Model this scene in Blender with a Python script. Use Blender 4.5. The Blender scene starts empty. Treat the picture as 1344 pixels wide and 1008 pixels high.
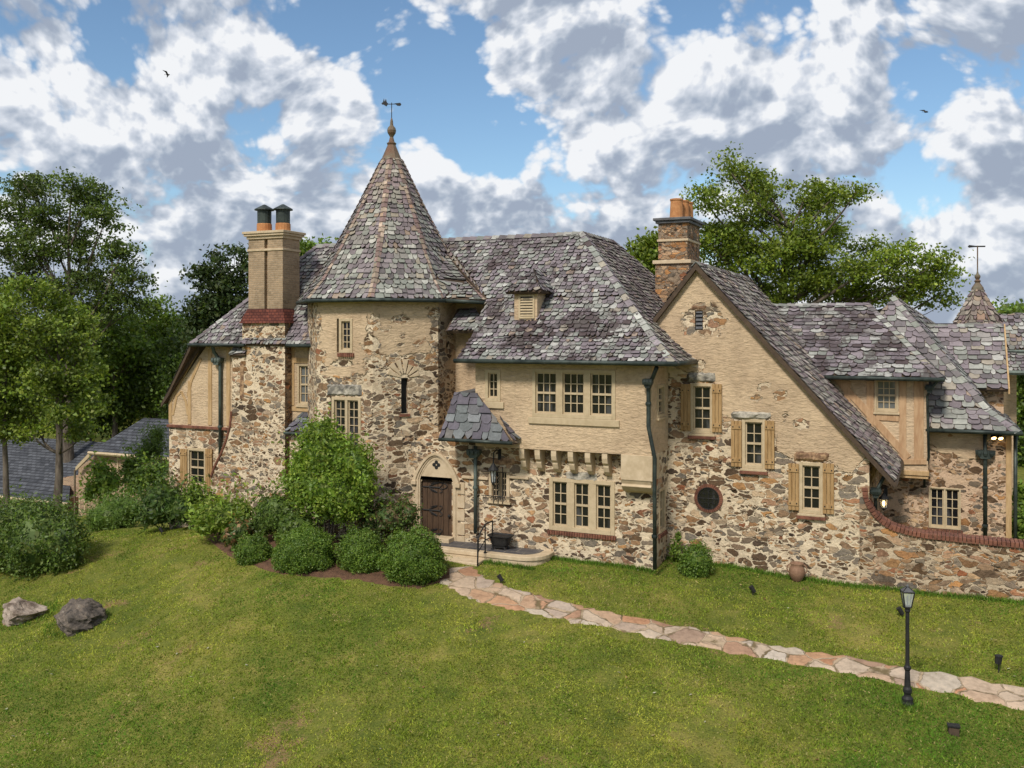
import bpy, math, random
import numpy as np
from mathutils import Vector, Matrix

random.seed(7)
rng = np.random.default_rng(7)
SC = bpy.context.scene
COL = SC.collection

# ------------------------------------------------------------------ camera
# World axes follow the house: X along the entrance front, Y into the house, Z up.
F, HOR, VPX, ZC = 1220.0, 436.0, -1980.0, 7.2
ANG = math.atan2(F, 672 - VPX)
CA, SA = math.cos(ANG), math.sin(ANG)
cam_d = bpy.data.cameras.new('camera')
cam_d.lens = 36 * F / 1344
cam_d.sensor_width = 36
cam_d.shift_y = -68 / 1344
cam_d.clip_end = 3000
cam = bpy.data.objects.new('camera', cam_d)
cam.location = (0, 0, ZC)
cam.rotation_euler = (math.pi / 2, 0, ANG)
COL.objects.link(cam)
SC.camera = cam

SC.view_settings.view_transform = 'Standard'
SC.view_settings.look = 'None'
SC.view_settings.gamma = 1
SC.view_settings.use_curve_mapping = False
SC.view_settings.exposure = 0.85


# surveying helpers: a sight line through a point of the photo cut by a known plane of the house
def ray(px, py):
    s = (px - 672) / F
    return Vector((CA * s - SA, SA * s + CA, (HOR - py) / F))
def PV(px, py, v):
    r = ray(px, py); t = v / r[1]
    return Vector((r[0] * t, v, ZC + r[2] * t))
def PU(px, py, u):
    r = ray(px, py); t = u / r[0]
    return Vector((u, r[1] * t, ZC + r[2] * t))
def PD(px, py, d):
    r = ray(px, py) * d
    return Vector((r[0], r[1], ZC + r[2]))
def proj(p):
    cd = -SA * p[0] + CA * p[1]
    return 672 + F * (CA * p[0] + SA * p[1]) / cd, HOR - F * (p[2] - ZC) / cd

# ------------------------------------------------------------------ node helper
class NT:
    def __init__(self, tree):
        self.t = tree; tree.nodes.clear()
    def n(self, kind, ins=None, **kw):
        nd = self.t.nodes.new(kind)
        for k, v in kw.items(): setattr(nd, k, v)
        for k, v in (ins or {}).items():
            self.put(nd.inputs[k], v)
        return nd
    def put(self, sock, v):
        if isinstance(v, bpy.types.NodeSocket): self.t.links.new(v, sock)
        elif isinstance(v, bpy.types.Node): self.t.links.new(v.outputs[0], sock)
        else:
            if hasattr(sock.default_value, '__len__') and not hasattr(v, '__len__'): v = (v,) * len(sock.default_value)
            if hasattr(sock.default_value, '__len__') and len(v) == 3 and len(sock.default_value) == 4: v = (*v, 1)
            sock.default_value = v
    def m(self, op, a, b=0.0, c=0.0, clamp=False):
        return self.n('ShaderNodeMath', {0: a, 1: b, 2: c}, operation=op, use_clamp=clamp).outputs[0]
    def vm(self, op, a, b=(0, 0, 0)):
        nd = self.n('ShaderNodeVectorMath', {0: a, 1: b}, operation=op)
        return nd.outputs[1] if op == 'DOT_PRODUCT' else nd.outputs[0]
    def mix(self, f, a, b, blend='MIX'):
        nd = self.t.nodes.new('ShaderNodeMix'); nd.data_type = 'RGBA'; nd.blend_type = blend
        self.put(nd.inputs[0], f); self.put(nd.inputs[6], a); self.put(nd.inputs[7], b)
        return nd.outputs[2]
    def mixf(self, f, a, b):
        nd = self.t.nodes.new('ShaderNodeMix'); nd.data_type = 'FLOAT'
        self.put(nd.inputs[0], f); self.put(nd.inputs[2], a); self.put(nd.inputs[3], b)
        return nd.outputs[0]
    def ss(self, x, lo, hi, a=0.0, b=1.0):
        return self.n('ShaderNodeMapRange', {0: x, 1: lo, 2: hi, 3: a, 4: b}, interpolation_type='SMOOTHSTEP').outputs[0]
    def noise(self, vec, scale, detail=4, rough=.55, dist=0.0):
        return self.n('ShaderNodeTexNoise', {'Vector': vec, 'Scale': scale, 'Detail': detail, 'Roughness': rough, 'Distortion': dist})
    def ramp(self, f, stops, interp='LINEAR'):
        nd = self.n('ShaderNodeValToRGB', {0: f}); cr = nd.color_ramp; cr.interpolation = interp
        while len(cr.elements) < len(stops): cr.elements.new(.5)
        for e, (p, c) in zip(cr.elements, stops): e.position = p; e.color = (*c, 1)
        return nd.outputs[0]
    def attr(self, name):
        return self.n('ShaderNodeAttribute', attribute_name=name)
    def scale(self, v, s):
        return self.n('ShaderNodeVectorMath', {0: v, 1: s}, operation='MULTIPLY').outputs[0]

# ------------------------------------------------------------------ sky: daylight with big cumulus
world = bpy.data.worlds.new('World'); SC.world = world; world.use_nodes = True
SUN_EL, SUN_AZ = math.radians(46), math.radians(182)     # azimuth measured from +Y (house axis) clockwise
w = NT(world.node_tree)
d = w.n('ShaderNodeTexCoord').outputs['Generated']
sky = w.n('ShaderNodeTexSky', sky_type='NISHITA', sun_disc=False, sun_elevation=SUN_EL, sun_rotation=SUN_AZ,
          altitude=200, air_density=1.0, dust_density=.6, ozone_density=2.0)
cover = None
# broad weather: clear lanes (negative) and cloud banks (positive), each a direction of the sky
for px, py, rad, amt in [(150, 50, 2.6, -.13), (420, 8, 3.6, -.24), (500, 55, 4.0, -.22), (570, 120, 3.6, -.22), (640, 175, 3.7, -.28), (600, 75, 3.0, -.20),
                         (700, 215, 2.6, -.12), (1215, 110, 2.4, -.13), (1225, 240, 3.0, -.15), (770, 262, 3.0, -.14), (960, 20, 2, -.07), (1170, 20, 2, -.07),
                         (60, 70, 8, .06), (430, 110, 4, .08), (580, 260, 4, .08), (720, 60, 5, .06), (1060, 120, 8, .06)]:
    c = ray(px, py).normalized()
    dt = w.vm('DOT_PRODUCT', d, tuple(c))
    g = w.ss(dt, math.cos(math.radians(rad * 1.0)), 1.0, 0.0, amt * (1.1 if amt < 0 else 1))
    cover = g if cover is None else w.m('ADD', cover, g)
def cloud_density(vec):
    p = w.scale(vec, (1.0, 1.0, 1.25))
    warp = w.noise(p, 3.4, 2, .5).outputs[1]
    p = w.vm('ADD', p, w.scale(w.vm('SUBTRACT', warp, (.5, .5, .5)), .12))
    n1 = w.noise(p, 5.0, 9, .62).outputs[0]
    n2 = w.n('ShaderNodeTexVoronoi', {'Vector': p, 'Scale': 10.0, 'Detail': 2.5, 'Roughness': .6, 'Lacunarity': 2.6}, feature='F1').outputs[0]
    n2 = w.m('SUBTRACT', 1.0, n2)
    return w.m('ADD', w.m('MULTIPLY', n1, .66), w.m('MULTIPLY', n2, .38))
LD = Vector((-.45, -.1, .9)).normalized()
D0 = cloud_density(d)
D1 = cloud_density(w.vm('ADD', d, tuple(LD * .026)))
broad = w.noise(w.scale(w.vm('ADD', d, tuple(LD * .03)), (1, 1, 1.6)), 4.2, 3, .5).outputs[0]
dens = w.m('ADD', w.m('ADD', D0, cover), w.ss(w.n('ShaderNodeSeparateXYZ', {0: d}).outputs[2], .22, .0, .385, .47))
alpha = w.ss(dens, .53, .665)
lit = w.m('MULTIPLY', w.m('SUBTRACT', D0, D1), 4.4)
lit = w.m('ADD', lit, w.m('MULTIPLY', w.m('SUBTRACT', .70, dens), .9))
lit = w.m('ADD', lit, w.m('MULTIPLY', w.m('SUBTRACT', .5, broad), 2.3))
lit = w.m('SUBTRACT', lit, w.ss(w.n('ShaderNodeSeparateXYZ', {0: d}).outputs[2], .26, .06, 0, .20))
ccol = w.ramp(w.m('ADD', lit, .50, clamp=True), [(0, (.36, .42, .53)), (.18, (.41, .475, .58)), (.40, (.54, .595, .685)), (.64, (.70, .745, .825)), (.88, (.93, .945, .97))])
sky_c = w.mix(1.0, sky.outputs[0], (.86, .96, .98), 'MULTIPLY')
bg_s = w.n('ShaderNodeBackground', {0: sky_c, 1: .073})
bg_c = w.n('ShaderNodeBackground', {0: ccol, 1: .54})
ms = w.n('ShaderNodeMixShader', {0: w.m('MULTIPLY', alpha, .985), 1: bg_s, 2: bg_c})
w.n('ShaderNodeOutputWorld', {0: ms.outputs[0]})
world.cycles.sampling_method = 'MANUAL'; world.cycles.sample_map_resolution = 512

sun_d = bpy.data.lights.new('sun', 'SUN'); sun_d.energy = 2.0; sun_d.angle = math.radians(10); sun_d.color = (1, .94, .84)
sun = bpy.data.objects.new('sun', sun_d); COL.objects.link(sun)
to_sun = Vector((math.sin(SUN_AZ) * math.cos(SUN_EL), math.cos(SUN_AZ) * math.cos(SUN_EL), math.sin(SUN_EL)))
sun.rotation_euler = to_sun.to_track_quat('Z', 'Y').to_euler()
sun.location = (0, 0, 60)

# ------------------------------------------------------------------ materials
def new_mat(name):
    m = bpy.data.materials.new(name); m.use_nodes = True
    return m, NT(m.node_tree)
def finish(t, col, rough, height=None, dist=.02, strength=.8, metallic=0.0, spec=.4):
    ins = {'Base Color': col, 'Roughness': rough, 'Metallic': metallic, 'Specular IOR Level': spec}
    if height is not None:
        ins['Normal'] = t.n('ShaderNodeBump', {'Height': height, 'Distance': dist, 'Strength': strength}).outputs[0]
    b = t.n('ShaderNodeBsdfPrincipled', ins)
    t.n('ShaderNodeOutputMaterial', {0: b.outputs[0]})
    return b

def masonry_mat(name, scale=2.35, mortar=(.68, .555, .395), wide=1.0, warm=1.06, stretch=2.35):
    """rubble laid in smeared pale mortar, breaking out of tan render where the wall's own 'stone' value is low"""
    m, t = new_mat(name)
    pos = t.n('ShaderNodeNewGeometry').outputs['Position']
    at = t.attr('stone').outputs['Fac']
    wob = t.scale(t.vm('SUBTRACT', t.noise(pos, 2.2, 4, .6).outputs[1], (.5, .5, .5)), .30)
    p = t.scale(t.vm('ADD', pos, wob), (1, 1, stretch))
    def vor(sc):
        a = t.n('ShaderNodeTexVoronoi', {'Vector': p, 'Scale': sc, 'Randomness': .95}, feature='F1')
        b = t.n('ShaderNodeTexVoronoi', {'Vector': p, 'Scale': sc, 'Randomness': .95}, feature='DISTANCE_TO_EDGE')
        sep = t.n('ShaderNodeSeparateColor', {0: a.outputs['Color']})
        return sep, t.m('MINIMUM', t.m('DIVIDE', b.outputs['Distance'], sc / 2.5), t.m('MULTIPLY', t.m('SUBTRACT', .74, a.outputs['Distance']), .42))
    s1, e1 = vor(scale); s2, e2 = vor(scale * 1.9)
    pick = t.ss(t.noise(pos, 1.3, 3).outputs[0], .50, .53)
    edge = t.mixf(pick, e1, e2)
    r1 = t.mixf(pick, s1.outputs[0], s2.outputs[0]); r2 = t.mixf(pick, s1.outputs[1], s2.outputs[1]); r3 = t.mixf(pick, s1.outputs[2], s2.outputs[2])
    fine = t.noise(pos, 9, 6, .7).outputs[0]
    mid = t.noise(pos, 3.4, 4, .6).outputs[0]
    big = t.noise(pos, .8, 3, .6).outputs[0]
    thr = t.m('ADD', .020 * wide, t.m('MULTIPLY', t.ss(t.m('ADD', t.m('MULTIPLY', mid, .6), t.m('MULTIPLY', big, .4)), .40, .66), .095 * wide))
    thr = t.m('ADD', thr, t.m('MULTIPLY', t.m('SUBTRACT', r3, .5), .055 * wide))
    thr = t.m('ADD', thr, t.m('MULTIPLY', t.m('SUBTRACT', fine, .5), .07))
    fac = t.ss(t.m('SUBTRACT', edge, thr), -.006, .014)
    pal = t.ramp(r1, [(0, (.075, .055, .042)), (.14, (.13, .085, .05)), (.28, (.19, .175, .15)), (.40, (.27, .15, .07)), (.52, (.38, .31, .225)),
                      (.64, (.16, .15, .135)), (.72, (.38, .215, .095)), (.82, (.46, .37, .26)), (.91, (.25, .105, .055)), (1, (.52, .44, .33))])
    pal = t.mix(1.0, pal, (1.0 * warm, 1.0, 1.0 / warm), 'MULTIPLY')
    pal = t.mix(1.0, pal, t.ramp(t.m('ADD', t.m('MULTIPLY', fine, .75), t.m('MULTIPLY', r2, .25)), [(.28, (.45, .44, .43)), (.5, (1, 1, 1)), (.72, (1.5, 1.42, 1.3))]), 'MULTIPLY')
    rust = t.ss(t.noise(pos, 1.7, 5, .7).outputs[0], .60, .72)
    pal = t.mix(t.m('MULTIPLY', rust, .45), pal, (.34, .17, .06))
    mor = t.mix(1.0, mortar, t.ramp(t.m('ADD', t.m('MULTIPLY', fine, .55), t.m('MULTIPLY', mid, .45)), [(.3, (.66, .64, .61)), (.5, (1, 1, 1)), (.7, (1.2, 1.18, 1.14))]), 'MULTIPLY')
    mor = t.mix(t.m('MULTIPLY', t.ss(big, .5, .7), .35), mor, (.40, .29, .18))
    stone_c = t.mix(fac, mor, pal)
    # render coat
    trow = t.noise(t.scale(pos, (1, 1, 3.2)), 5.0, 6, .65, .6).outputs[0]
    st = t.mix(t.ss(big, .35, .7), (.58, .435, .285), (.47, .345, .225))
    st = t.mix(1.0, st, t.ramp(t.m('ADD', t.m('MULTIPLY', trow, .6), t.m('MULTIPLY', fine, .4)), [(.32, (.70, .68, .66)), (.5, (1, 1, 1)), (.68, (1.22, 1.2, 1.17))]), 'MULTIPLY')
    k = t.m('ADD', at, t.m('MULTIPLY', t.m('SUBTRACT', t.noise(pos, 1.6, 4, .6).outputs[0], .5), .9))
    k = t.m('ADD', k, t.m('MULTIPLY', t.m('SUBTRACT', r2, .5), .45))
    k = t.m('ADD', k, t.m('MULTIPLY', t.m('SUBTRACT', fine, .5), .35)); k = t.ss(k, .43, .57)
    k = t.m('MULTIPLY', k, t.ss(at, .02, .12))
    col = t.mix(k, st, stone_c)
    h_st = t.m('ADD', t.m('MULTIPLY', fac, t.m('ADD', .55, t.m('MULTIPLY', r2, .6))), t.m('MULTIPLY', fine, .55))
    h_re = t.m('ADD', .95, t.m('ADD', t.m('MULTIPLY', trow, .42), t.m('MULTIPLY', fine, .14)))
    finish(t, col, .92, t.mixf(k, h_re, h_st), .12, 1.0, spec=.2)
    return m

def noisy_mat(name, c1, c2, scale=6, rough=.8, bump=.01, vec_scale=(1, 1, 1), metallic=0.0, spec=.35, detail=6, lo=.35, hi=.65, strength=.7):
    m, t = new_mat(name)
    pos = t.scale(t.n('ShaderNodeNewGeometry').outputs['Position'], vec_scale)
    n = t.noise(pos, scale, detail, .65).outputs[0]
    n2 = t.noise(pos, scale * .23, 3, .6).outputs[0]
    f = t.ss(t.m('ADD', t.m('MULTIPLY', n, .6), t.m('MULTIPLY', n2, .4)), lo, hi)
    finish(t, t.mix(f, c1, c2), rough, n, bump, strength, metallic, spec)
    return m

M = {}
M['masonry'] = masonry_mat('rubble_masonry')
M['masonry_grey'] = masonry_mat('garden_wall_masonry', 2.0, (.52, .41, .285), .58, 1.1, 2.9)
M['masonry_warm'] = masonry_mat('far_wing_masonry', 2.2, (.58, .41, .28), 1.3, 1.1)
M['masonry_chimney'] = masonry_mat('chimney_masonry', 3.4, (.27, .20, .14), .5, 1.15)
M['cream'] = noisy_mat('cream_paint', (.42, .325, .20), (.52, .41, .265), 7, .55, .003)
M['limestone'] = noisy_mat('limestone', (.45, .345, .22), (.58, .46, .315), 5, .85, .008)
M['lintel'] = noisy_mat('rough_lintel_stone', (.13, .12, .105), (.42, .38, .31), 5, .95, .05, lo=.42, hi=.6)
M['lintel_brown'] = noisy_mat('brown_lintel_stone', (.15, .085, .05), (.42, .27, .15), 6, .95, .05, lo=.42, hi=.6)
M['shutter'] = noisy_mat('weathered_shutter_wood', (.27, .155, .06), (.42, .27, .125), 9, .75, .006, (3, 3, .35))
M['timber'] = noisy_mat('tan_timber', (.36, .225, .10), (.50, .34, .18), 8, .8, .005, (2, 2, .4))
M['timber_orange'] = noisy_mat('raw_timber', (.36, .21, .11), (.50, .33, .19), 8, .8, .005, (2, 2, .4))
M['door'] = noisy_mat('dark_oak', (.05, .03, .019), (.105, .062, .036), 12, .6, .004, (4, 4, .3))
M['iron'] = noisy_mat('black_iron', (.011, .011, .012), (.026, .025, .024), 14, .62, .002, spec=.3)
M['copper'] = noisy_mat('verdigris_copper', (.05, .062, .054), (.125, .155, .135), 5, .6, .003, (1, 1, .4), metallic=.25)
M['gutter'] = noisy_mat('dark_gutter', (.016, .022, .02), (.06, .075, .065), 4, .5, .003, metallic=.3)
M['copper_brown'] = noisy_mat('aged_copper', (.15, .075, .045), (.17, .16, .11), 3, .55, .003, metallic=.3)
M['terracotta'] = noisy_mat('terracotta', (.37, .15, .055), (.50, .245, .10), 8, .8, .006)
M['soffit'] = noisy_mat('soffit_boards', (.055, .036, .024), (.09, .06, .038), 8, .85, .004)
M['lead'] = noisy_mat('old_lead', (.07, .07, .075), (.14, .14, .145), 6, .6, .004)
M['urn'] = noisy_mat('brown_clay', (.17, .09, .055), (.27, .16, .10), 9, .8, .006)
M['rock'] = None
M['stucco_plain'] = None

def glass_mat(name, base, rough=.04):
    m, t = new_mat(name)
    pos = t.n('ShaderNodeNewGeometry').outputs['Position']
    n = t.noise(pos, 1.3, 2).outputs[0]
    cur = t.ss(t.noise(t.scale(pos, (2.2, 2.2, .5)), 1.0, 3, .6).outputs[0], .52, .66)  # pale upright patches painted into the pane colour for sky reflections and curtains
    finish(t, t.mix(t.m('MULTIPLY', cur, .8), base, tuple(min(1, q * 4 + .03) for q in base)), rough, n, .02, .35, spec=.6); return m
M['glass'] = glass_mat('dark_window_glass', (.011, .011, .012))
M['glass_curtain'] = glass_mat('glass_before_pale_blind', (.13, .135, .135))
m, t = new_mat('lantern_glass')
b = t.n('ShaderNodeBsdfPrincipled', {'Base Color': (.75, .80, .80), 'Roughness': .08, 'Alpha': .35})
t.n('ShaderNodeOutputMaterial', {0: b.outputs[0]}); M['clear_glass'] = m
m, t = new_mat('lit_bulb')
b = t.n('ShaderNodeEmission', {0: (1, .62, .22), 1: 5.0}); t.n('ShaderNodeOutputMaterial', {0: b.outputs[0]}); M['bulb'] = m

def brick_mat(name, c1, c2, mortar, rowh=.075, bw=.22, msize=.012):
    m, t = new_mat(name)
    g = t.n('ShaderNodeNewGeometry'); pos = g.outputs['Position']
    sp = t.n('ShaderNodeSeparateXYZ', {0: pos})
    v = t.n('ShaderNodeCombineXYZ', {0: t.m('ADD', sp.outputs[0], t.m('MULTIPLY', sp.outputs[1], .93)), 1: sp.outputs[2], 2: 0.0}).outputs[0]
    br = t.n('ShaderNodeTexBrick', {'Vector': v, 'Color1': c1, 'Color2': c2, 'Mortar': mortar, 'Scale': 1.0, 'Mortar Size': msize, 'Bias': 0.0, 'Brick Width': bw, 'Row Height': rowh, 'Mortar Smooth': .3})
    n = t.noise(pos, 8, 6, .7).outputs[0]
    n2 = t.noise(pos, 1.1, 4, .6).outputs[0]
    c = t.mix(1.0, br.outputs[0], t.ramp(t.m('ADD', t.m('MULTIPLY', n, .5), t.m('MULTIPLY', n2, .5)), [(.3, (.6, .58, .56)), (.5, (1, 1, 1)), (.7, (1.35, 1.3, 1.25))]), 'MULTIPLY')
    h = t.m('ADD', t.m('MULTIPLY', t.m('SUBTRACT', 1.0, br.outputs[1]), .6), t.m('MULTIPLY', n, .6))
    finish(t, c, .9, h, .02, .8, spec=.2); return m
M['brick_tan'] = brick_mat('buff_chimney_brick', (.37, .265, .17), (.28, .20, .125), (.35, .275, .19))
M['brick_annex'] = brick_mat('mottled_annex_brick', (.42, .27, .16), (.20, .115, .07), (.45, .37, .28))
M['brick_red'] = noisy_mat('dark_red_brick', (.09, .034, .022), (.23, .095, .058), 7, .85, .01)
M['tile_red'] = brick_mat('red_clay_tile', (.17, .055, .037), (.10, .034, .026), (.06, .02, .018), .10, .16, .012)

def attr_mat(name, rough=.8, mul=8.0, trans=0.0, bump=.006, spec=.3, gain=1.0):
    m, t = new_mat(name)
    pos = t.n('ShaderNodeNewGeometry').outputs['Position']
    c = t.attr('Col').outputs['Color']
    n = t.noise(pos, mul, 5, .65).outputs[0]
    c = t.mix(1.0, c, t.ramp(n, [(.3, (.72 * gain,) * 3), (.5, (gain,) * 3), (.7, (1.3 * gain,) * 3)]), 'MULTIPLY')
    if trans:
        b = t.n('ShaderNodeBsdfPrincipled', {'Base Color': c, 'Roughness': rough, 'Specular IOR Level': spec})
        tr = t.n('ShaderNodeBsdfTranslucent', {0: t.mix(1.0, c, (1.25, 1.3, .6), 'MULTIPLY')})
        ms = t.n('ShaderNodeMixShader', {0: trans, 1: b.outputs[0], 2: tr.outputs[0]})
        t.n('ShaderNodeOutputMaterial', {0: ms.outputs[0]})
    else:
        finish(t, c, rough, n, bump, .8, spec=spec)
    return m
m, t = new_mat('mixed_slate')
pos = t.n('ShaderNodeNewGeometry').outputs['Position']; at_ = t.attr('Col'); c = at_.outputs['Color']; am = at_.outputs['Alpha']
n = t.noise(pos, 7.0, 5, .65).outputs[0]; n2 = t.noise(pos, 22.0, 4, .7).outputs[0]
st = t.noise(t.scale(pos, (1.25, 1.25, .75)), .85, 5, .68, .6).outputs[0]
st = t.ss(t.m('ADD', t.m('ADD', t.m('MULTIPLY', st, .62), t.m('MULTIPLY', n, .20)), t.m('MULTIPLY', n2, .18)), .497, .545)
c = t.mix(1.0, c, t.ramp(t.m('ADD', t.m('MULTIPLY', n, .6), t.m('MULTIPLY', n2, .4)), [(.3, (.68,) * 3), (.5, (1.05,) * 3), (.7, (1.45,) * 3)]), 'MULTIPLY')
c = t.mix(t.m('MULTIPLY', st, t.m('MULTIPLY', am, .92, clamp=True)), c, (.055, .038, .038))
finish(t, c, .75, n, .02, .8, spec=.35); M['slate'] = m
M['leaf'] = attr_mat('leaves', .5, 1.2, .38, spec=.4)
M['grass_blade'] = attr_mat('grass_blades', .8, .7, .25, spec=.15)
M['bark'] = noisy_mat('bark', (.055, .042, .032), (.16, .13, .10), 7, .95, .04, (1, 1, .25))

m, t = new_mat('boulder_stone')
pos = t.n('ShaderNodeNewGeometry').outputs['Position']
n = t.noise(pos, 4, 8, .7).outputs[0]; n2 = t.noise(pos, 1.3, 4, .6).outputs[0]
c = t.ramp(t.m('ADD', t.m('MULTIPLY', n, .6), t.m('MULTIPLY', n2, .4)), [(.36, (.035, .03, .027)), (.48, (.10, .085, .073)), (.57, (.20, .16, .125)), (.67, (.38, .34, .29))])
finish(t, c, .95, n, .12, 1.0, spec=.2); M['rock'] = m
M['rock_pale'] = noisy_mat('pale_boulder_stone', (.10, .07, .05), (.38, .31, .25), 3.2, .95, .1, lo=.38, hi=.62, strength=1.0)

# lawn soil-and-turf sheet
m, t = new_mat('lawn')
pos = t.n('ShaderNodeNewGeometry').outputs['Position']
n = t.noise(pos, 22, 6, .75).outputs[0]; n2 = t.noise(pos, 1.6, 5, .65).outputs[0]; n3 = t.noise(pos, .28, 4, .6).outputs[0]
g = t.ramp(t.m('ADD', t.m('MULTIPLY', n2, .5), t.m('MULTIPLY', n3, .5)), [(.36, (.08, .11, .02)), (.5, (.15, .165, .032)), (.62, (.25, .22, .06))])
g = t.mix(1.0, g, t.ramp(n, [(.3, (.45, .45, .4)), (.5, (1, 1, 1)), (.7, (1.5, 1.4, 1.2))]), 'MULTIPLY')
bare = t.ss(t.m('ADD', t.m('MULTIPLY', t.noise(pos, .5, 6, .72).outputs[0], .75), t.m('MULTIPLY', n, .25)), .575, .63)
g = t.mix(t.m('MULTIPLY', bare, .8), g, (.26, .16, .085))
finish(t, g, .95, n, .05, .9, spec=.1); M['lawn'] = m

m, t = new_mat('flagstones')
pos = t.n('ShaderNodeNewGeometry').outputs['Position']
p = t.vm('ADD', pos, t.scale(t.vm('SUBTRACT', t.noise(pos, 2.4, 3).outputs[1], (.5, .5, .5)), .22))
p = t.scale(p, (1, 1, .02))
va = t.n('ShaderNodeTexVoronoi', {'Vector': p, 'Scale': 1.5, 'Randomness': .9}, feature='F1')
ve = t.n('ShaderNodeTexVoronoi', {'Vector': p, 'Scale': 1.5, 'Randomness': .9}, feature='DISTANCE_TO_EDGE')
r = t.n('ShaderNodeSeparateColor', {0: va.outputs['Color']})
n = t.noise(pos, 7, 6, .7).outputs[0]
f = t.ss(t.m('ADD', ve.outputs[0], t.m('MULTIPLY', t.m('SUBTRACT', n, .5), .09)), .012, .045)
c = t.ramp(r.outputs[0], [(0, (.40, .345, .275)), (.2, (.43, .33, .24)), (.38, (.38, .215, .12)), (.52, (.43, .335, .245)), (.66, (.40, .19, .095)), (.8, (.30, .20, .14)), (1, (.46, .40, .33))])
c = t.mix(1.0, c, t.ramp(t.m('ADD', t.m('MULTIPLY', n, .5), t.m('MULTIPLY', t.noise(pos, 2.6, 5, .7).outputs[0], .5)), [(.3, (.55, .50, .45)), (.5, (1, 1, 1)), (.68, (1.35, 1.3, 1.25))]), 'MULTIPLY')
j = t.mix(t.ss(t.noise(pos, 2.2, 4, .6).outputs[0], .45, .6), (.40, .30, .20), (.15, .11, .055))
finish(t, t.mix(f, j, c), .85, t.m('ADD', f, t.m('MULTIPLY', n, .5)), .025, .9, spec=.25); M['flag'] = m
M['mulch'] = noisy_mat('bark_mulch', (.055, .028, .017), (.17, .09, .05), 26, .95, .05, lo=.3, hi=.7)
m, t = new_mat('terrace_slate')
pos = t.n('ShaderNodeNewGeometry').outputs['Position']
br = t.n('ShaderNodeTexBrick', {'Vector': pos, 'Color1': (.055, .055, .062), 'Color2': (.085, .08, .085), 'Mortar': (.22, .19, .15), 'Scale': 1.0, 'Mortar Size': .012, 'Brick Width': .62, 'Row Height': .45})
n = t.noise(pos, 6, 5, .65).outputs[0]
finish(t, t.mix(1.0, br.outputs[0], t.ramp(n, [(.3, (.65,) * 3), (.5, (1,) * 3), (.7, (1.4,) * 3)]), 'MULTIPLY'), .6, n, .006, .6); M['terrace_slate'] = m
m, t = new_mat('asphalt_shingles')
pos = t.n('ShaderNodeNewGeometry').outputs['Position']
sp = t.n('ShaderNodeSeparateXYZ', {0: pos})
v = t.n('ShaderNodeCombineXYZ', {0: t.m('ADD', sp.outputs[0], t.m('MULTIPLY', sp.outputs[1], .4)), 1: t.m('MULTIPLY', sp.outputs[2], 1.0), 2: 0.0}).outputs[0]
br = t.n('ShaderNodeTexBrick', {'Vector': v, 'Color1': (.05, .053, .062), 'Color2': (.10, .105, .118), 'Mortar': (.03, .031, .036), 'Scale': 1.0, 'Mortar Size': .018, 'Brick Width': .42, 'Row Height': .13})
n = t.noise(pos, 3, 6, .7).outputs[0]
finish(t, t.mix(1.0, br.outputs[0], t.ramp(n, [(.3, (.6,) * 3), (.5, (1,) * 3), (.7, (1.4,) * 3)]), 'MULTIPLY'), .9, br.outputs[1], .02, .6, spec=.2); M['shingle'] = m

# ------------------------------------------------------------------ mesh helpers
V = Vector
WORLD = {}
def setp(o, label=None, cat=None, group=None, kind=None):
    if label: o['label'] = label
    if cat: o['category'] = cat
    if group: o['group'] = group
    if kind: o['kind'] = kind
    return o
def link(o, parent=None):
    COL.objects.link(o)
    if parent is not None:
        o.parent = parent
        o.matrix_parent_inverse = WORLD.get(parent.name, Matrix()).inverted()
    return o
def thing(name, loc, label, cat, group=None):
    o = bpy.data.objects.new(name, None); o.location = loc; o.empty_display_size = .3
    link(o); WORLD[o.name] = Matrix.Translation(V(loc))
    return setp(o, label, cat, group)

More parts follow.
